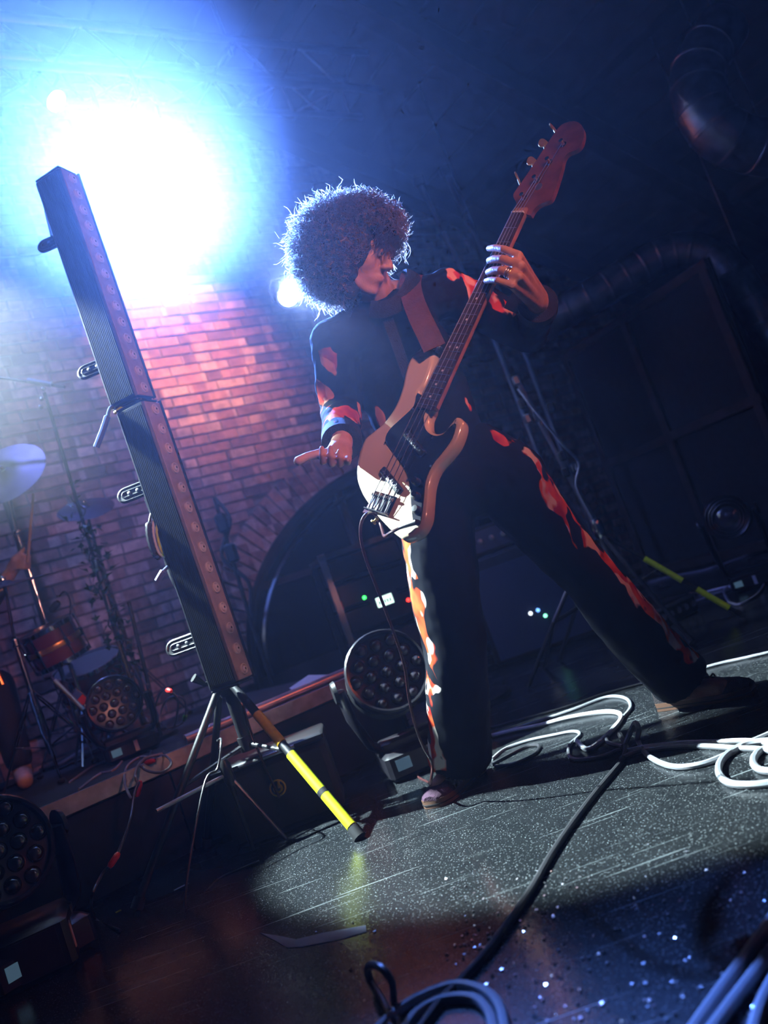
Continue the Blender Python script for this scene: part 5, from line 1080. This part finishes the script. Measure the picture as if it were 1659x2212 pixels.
fcable('floor_cable', 'blue-lit thick cable in the lower right corner, lowest of three', [(1620, 2250), (1650, 2160), (1700, 2070)], .0085, 'cable_grey')
fcable('floor_cable', 'grey cable sweeping from the right edge into the small upright loop', [(1700, 1628), (1640, 1618), (1590, 1616), (1530, 1612), (1470, 1612), (1410, 1618), (1372, 1625), (1340, 1640)], .0075, 'cable_grey')
fcable('floor_cable', 'bright white cable along the floor just above the grey sweeping cable', [(1700, 1612), (1620, 1600), (1550, 1602), (1480, 1604), (1400, 1612), (1350, 1622)], .0065, 'cable_white')
fcable('floor_cable', 'grey cable with a small upright loop in the middle of the floor', [(1350, 1610), (1362, 1580, .03), (1372, 1562, .06), (1380, 1575, .05), (1378, 1600), (1400, 1632), (1450, 1655), (1510, 1652), (1570, 1630), (1620, 1604), (1700, 1570)], .0075, 'cable_grey')
fcable('floor_cable', 'grey cable coil at the right edge, large lower turn', [(1700, 1598), (1620, 1605), (1570, 1630), (1552, 1662), (1572, 1690), (1630, 1695), (1700, 1685)], .0085, 'cable_grey')
fcable('floor_cable', 'grey cable coil at the right edge, small upper turn', [(1700, 1625), (1650, 1618), (1628, 1640), (1640, 1662), (1700, 1668)], .0085, 'cable_grey')
fcable('floor_cable', 'dark cable looping behind the lit floor patch, with a tight bend', [(1062, 1588), (1150, 1562), (1240, 1532), (1310, 1506), (1350, 1508), (1362, 1528), (1340, 1555), (1318, 1580), (1312, 1602), (1345, 1612)], .006, 'cable_grey')
fcable('floor_cable', 'brightly lit white cable between the bassist’s feet', [(1055, 1592), (1110, 1578), (1160, 1568), (1230, 1550), (1300, 1538), (1335, 1540), (1340, 1556), (1310, 1590), (1270, 1618), (1245, 1600)], .008, 'cable_white')
fcable('floor_cable', 'pale oval cable turn close to the bassist’s trouser hem', [(1062, 1640), (1090, 1618), (1140, 1600), (1195, 1588), (1240, 1580), (1252, 1588), (1230, 1610), (1235, 1638), (1290, 1636), (1340, 1618)], .0055, 'cable_grey')
fcable('floor_cable', 'dark twin of the oval cable turn, lying closer to the bassist’s hem', [(1062, 1652), (1098, 1632), (1140, 1612), (1165, 1612), (1150, 1632), (1110, 1650), (1070, 1655)], .0055, 'cable')
fcable('floor_cable', 'thin black cable arch between the feet, farthest from the camera', [(1060, 1572), (1140, 1550), (1220, 1528), (1300, 1500), (1380, 1478), (1440, 1462)], .005, 'cable')
fcable('floor_cable', 'straight white cable running to the right edge behind the far shoe', [(1700, 1400), (1620, 1419), (1560, 1432), (1500, 1448), (1440, 1462)], .006, 'cable_white')
for k, (lab, pts, m) in enumerate((('thin bluish cable coil by the moving-head light, farther turn', [(1500, 1300), (1570, 1275), (1600, 1255), (1640, 1230), (1700, 1215)], 'cable_grey'),
    ('thin bluish cable ring near the taped tripod foot', [(1575, 1302), (1565, 1275), (1600, 1255), (1650, 1250), (1640, 1280), (1600, 1305), (1575, 1302)], 'cable_grey'), ('bluish cable lying beyond the taped tripod leg', [(1390, 1262), (1450, 1245), (1520, 1232), (1580, 1212), (1700, 1170)], 'cable_grey'), ('white plug lead beside the taped tripod leg', [(1490, 1282), (1520, 1280), (1560, 1270), (1610, 1262)], 'cable_white'))):
    fcable('floor_cable', lab, pts, .007, m)
def rcable(label, pts, r=.0045, m='cable_grey', plugs=(), z0=RH): return cable('riser_cable', label, [FL(p[0], p[1], (p[2] if len(p) > 2 else z0) + r) for p in pts], r, MT[m], group='cables along the drum riser', plugs=plugs)
rcable('thin grey cable ring hanging at the riser edge, with a red plug', [(340, 1640), (305, 1635), (275, 1655), (270, 1690, .34), (285, 1725, .3), (300, 1700, .33), (292, 1672, .37), (310, 1640, .38), (350, 1628)], plugs=((.62, MT['red_plug'], .05),))
rcable('thin grey cable ring lying on the riser edge, right of the red plug', [(300, 1650), (320, 1635), (355, 1632), (370, 1650), (350, 1668, .35), (318, 1665, .36), (300, 1650)])
rcable('bundle of violet-lit cable strands on the riser, leftmost strand', [(150, 1690), (200, 1655), (240, 1640), (270, 1625)], plugs=((.7, MT['cable_white'], .03),))
rcable('grey cable on the riser with a green plug at its end', [(170, 1705), (215, 1672), (250, 1660), (285, 1612), (300, 1590)], plugs=((.65, MT['green_plug'], .05),))
rcable('grey cable arching up over the riser beside the pinkish rod', [(320, 1590), (330, 1545, .46), (345, 1500, .56), (365, 1492, .58), (385, 1520, .5), (375, 1580)], plugs=((.6, MT['red_plug'], .035),))
rcable('second grey cable arching over the riser, with a green plug', [(340, 1590), (350, 1530, .48), (372, 1505, .54), (400, 1515, .5), (395, 1560, .40), (360, 1575, .38)], plugs=((.75, MT['green_plug'], .10),))
rcable('dark cable with a red plug lying on the riser deck', [(225, 1650), (285, 1632), (325, 1622), (318, 1645), (338, 1640)], m='cable', plugs=((.85, MT['red_plug'], .05),))
cable('riser_cable', 'dark cable hanging down the riser front with an orange-red plug', [FL(300, 1690, .35), PX(290, 1715, 2.62), PX(282, 1765, 2.5), PX(262, 1825, 2.42), PX(246, 1858, 2.38), PX(220, 1890, 2.36), PX(198, 1940, 2.3), FL(205, 1985, .006), FL(260, 2010, .006)], .0045, MT['cable'], group='cables along the drum riser', plugs=((.5, MT['red_plug'], .045),))
cable('riser_cable', 'dark cable loop hanging before the riser under the LED bars', [FL(470, 1600, .37), PX(478, 1600, 2.75), PX(470, 1660, 2.7), PX(440, 1700, 2.65), FL(400, 1960, .006), FL(470, 1900, .006), FL(560, 1860, .006)], .004, MT['cable'], group='cables along the drum riser')
# tape, labels and scraps on the floor
tp_ = [FL(x, y, 0) for x, y in ((562, 2016), (600, 2022), (640, 2030), (700, 2016), (790, 2000), (792, 2014), (720, 2034), (655, 2046), (622, 2048), (600, 2036))]
tag(MB().prism([(p.x, p.y) for p in tp_], .0004, .0014).build('tape_strip', mat('pale_blue_tape', (.16, .19, .30), .5), smooth=False), 'pale torn tape strip on the floor, left of the yellow reflection', 'tape')
for (x0, y0, x1, y1), lab in (((376, 1924, 408, 1908), 'short white tape mark on the dark floor before the riser, longer one'), ((250, 1972, 262, 1966), 'tiny orange tape mark on the dark floor near the left edge')):
    a, b_ = FL(x0, y0), FL(x1, y1); d = (b_ - a); s = V((-d.y, d.x, 0)).normalized() * .008
    tag(MB().prism([(p.x, p.y) for p in (a - s, b_ - s, b_ + s, a + s)], .0004, .0012).build('tape_mark', MT['white'] if x0 > 300 else MT['orange_tape'], smooth=False), lab, 'tape')
R = random.Random(5); sp = MB(); spots = [(1440, 1180, 90, 60), (1060, 2010, 40, 25)]
for i in range(420):
    if i < 330: x, y = R.uniform(960, 1659), R.uniform(1880, 2212)
    elif i < 380: x, y = R.gauss(1050, 35), R.gauss(2030, 22)
    else: x, y = R.uniform(560, 1500), R.uniform(1780, 2100)
    p = FL(x, y); k = R.uniform(.0012, .0032); a = R.uniform(0, 6.28); tl = M.Translation(p + ZA * k * .7) @ M.Rotation(a, 4, 'Z') @ M.Rotation(R.uniform(-.6, .6), 4, 'X')
    sp.box((0, 0, 0), (k * 2, k * 1.4, k * .5), tl)
tag(sp.build('glitter_scraps', mat('silver_glitter', (.85, .85, .9), .2, .9), smooth=False), 'tiny silver glitter scraps scattered over the floor', 'glitter', kind='stuff')
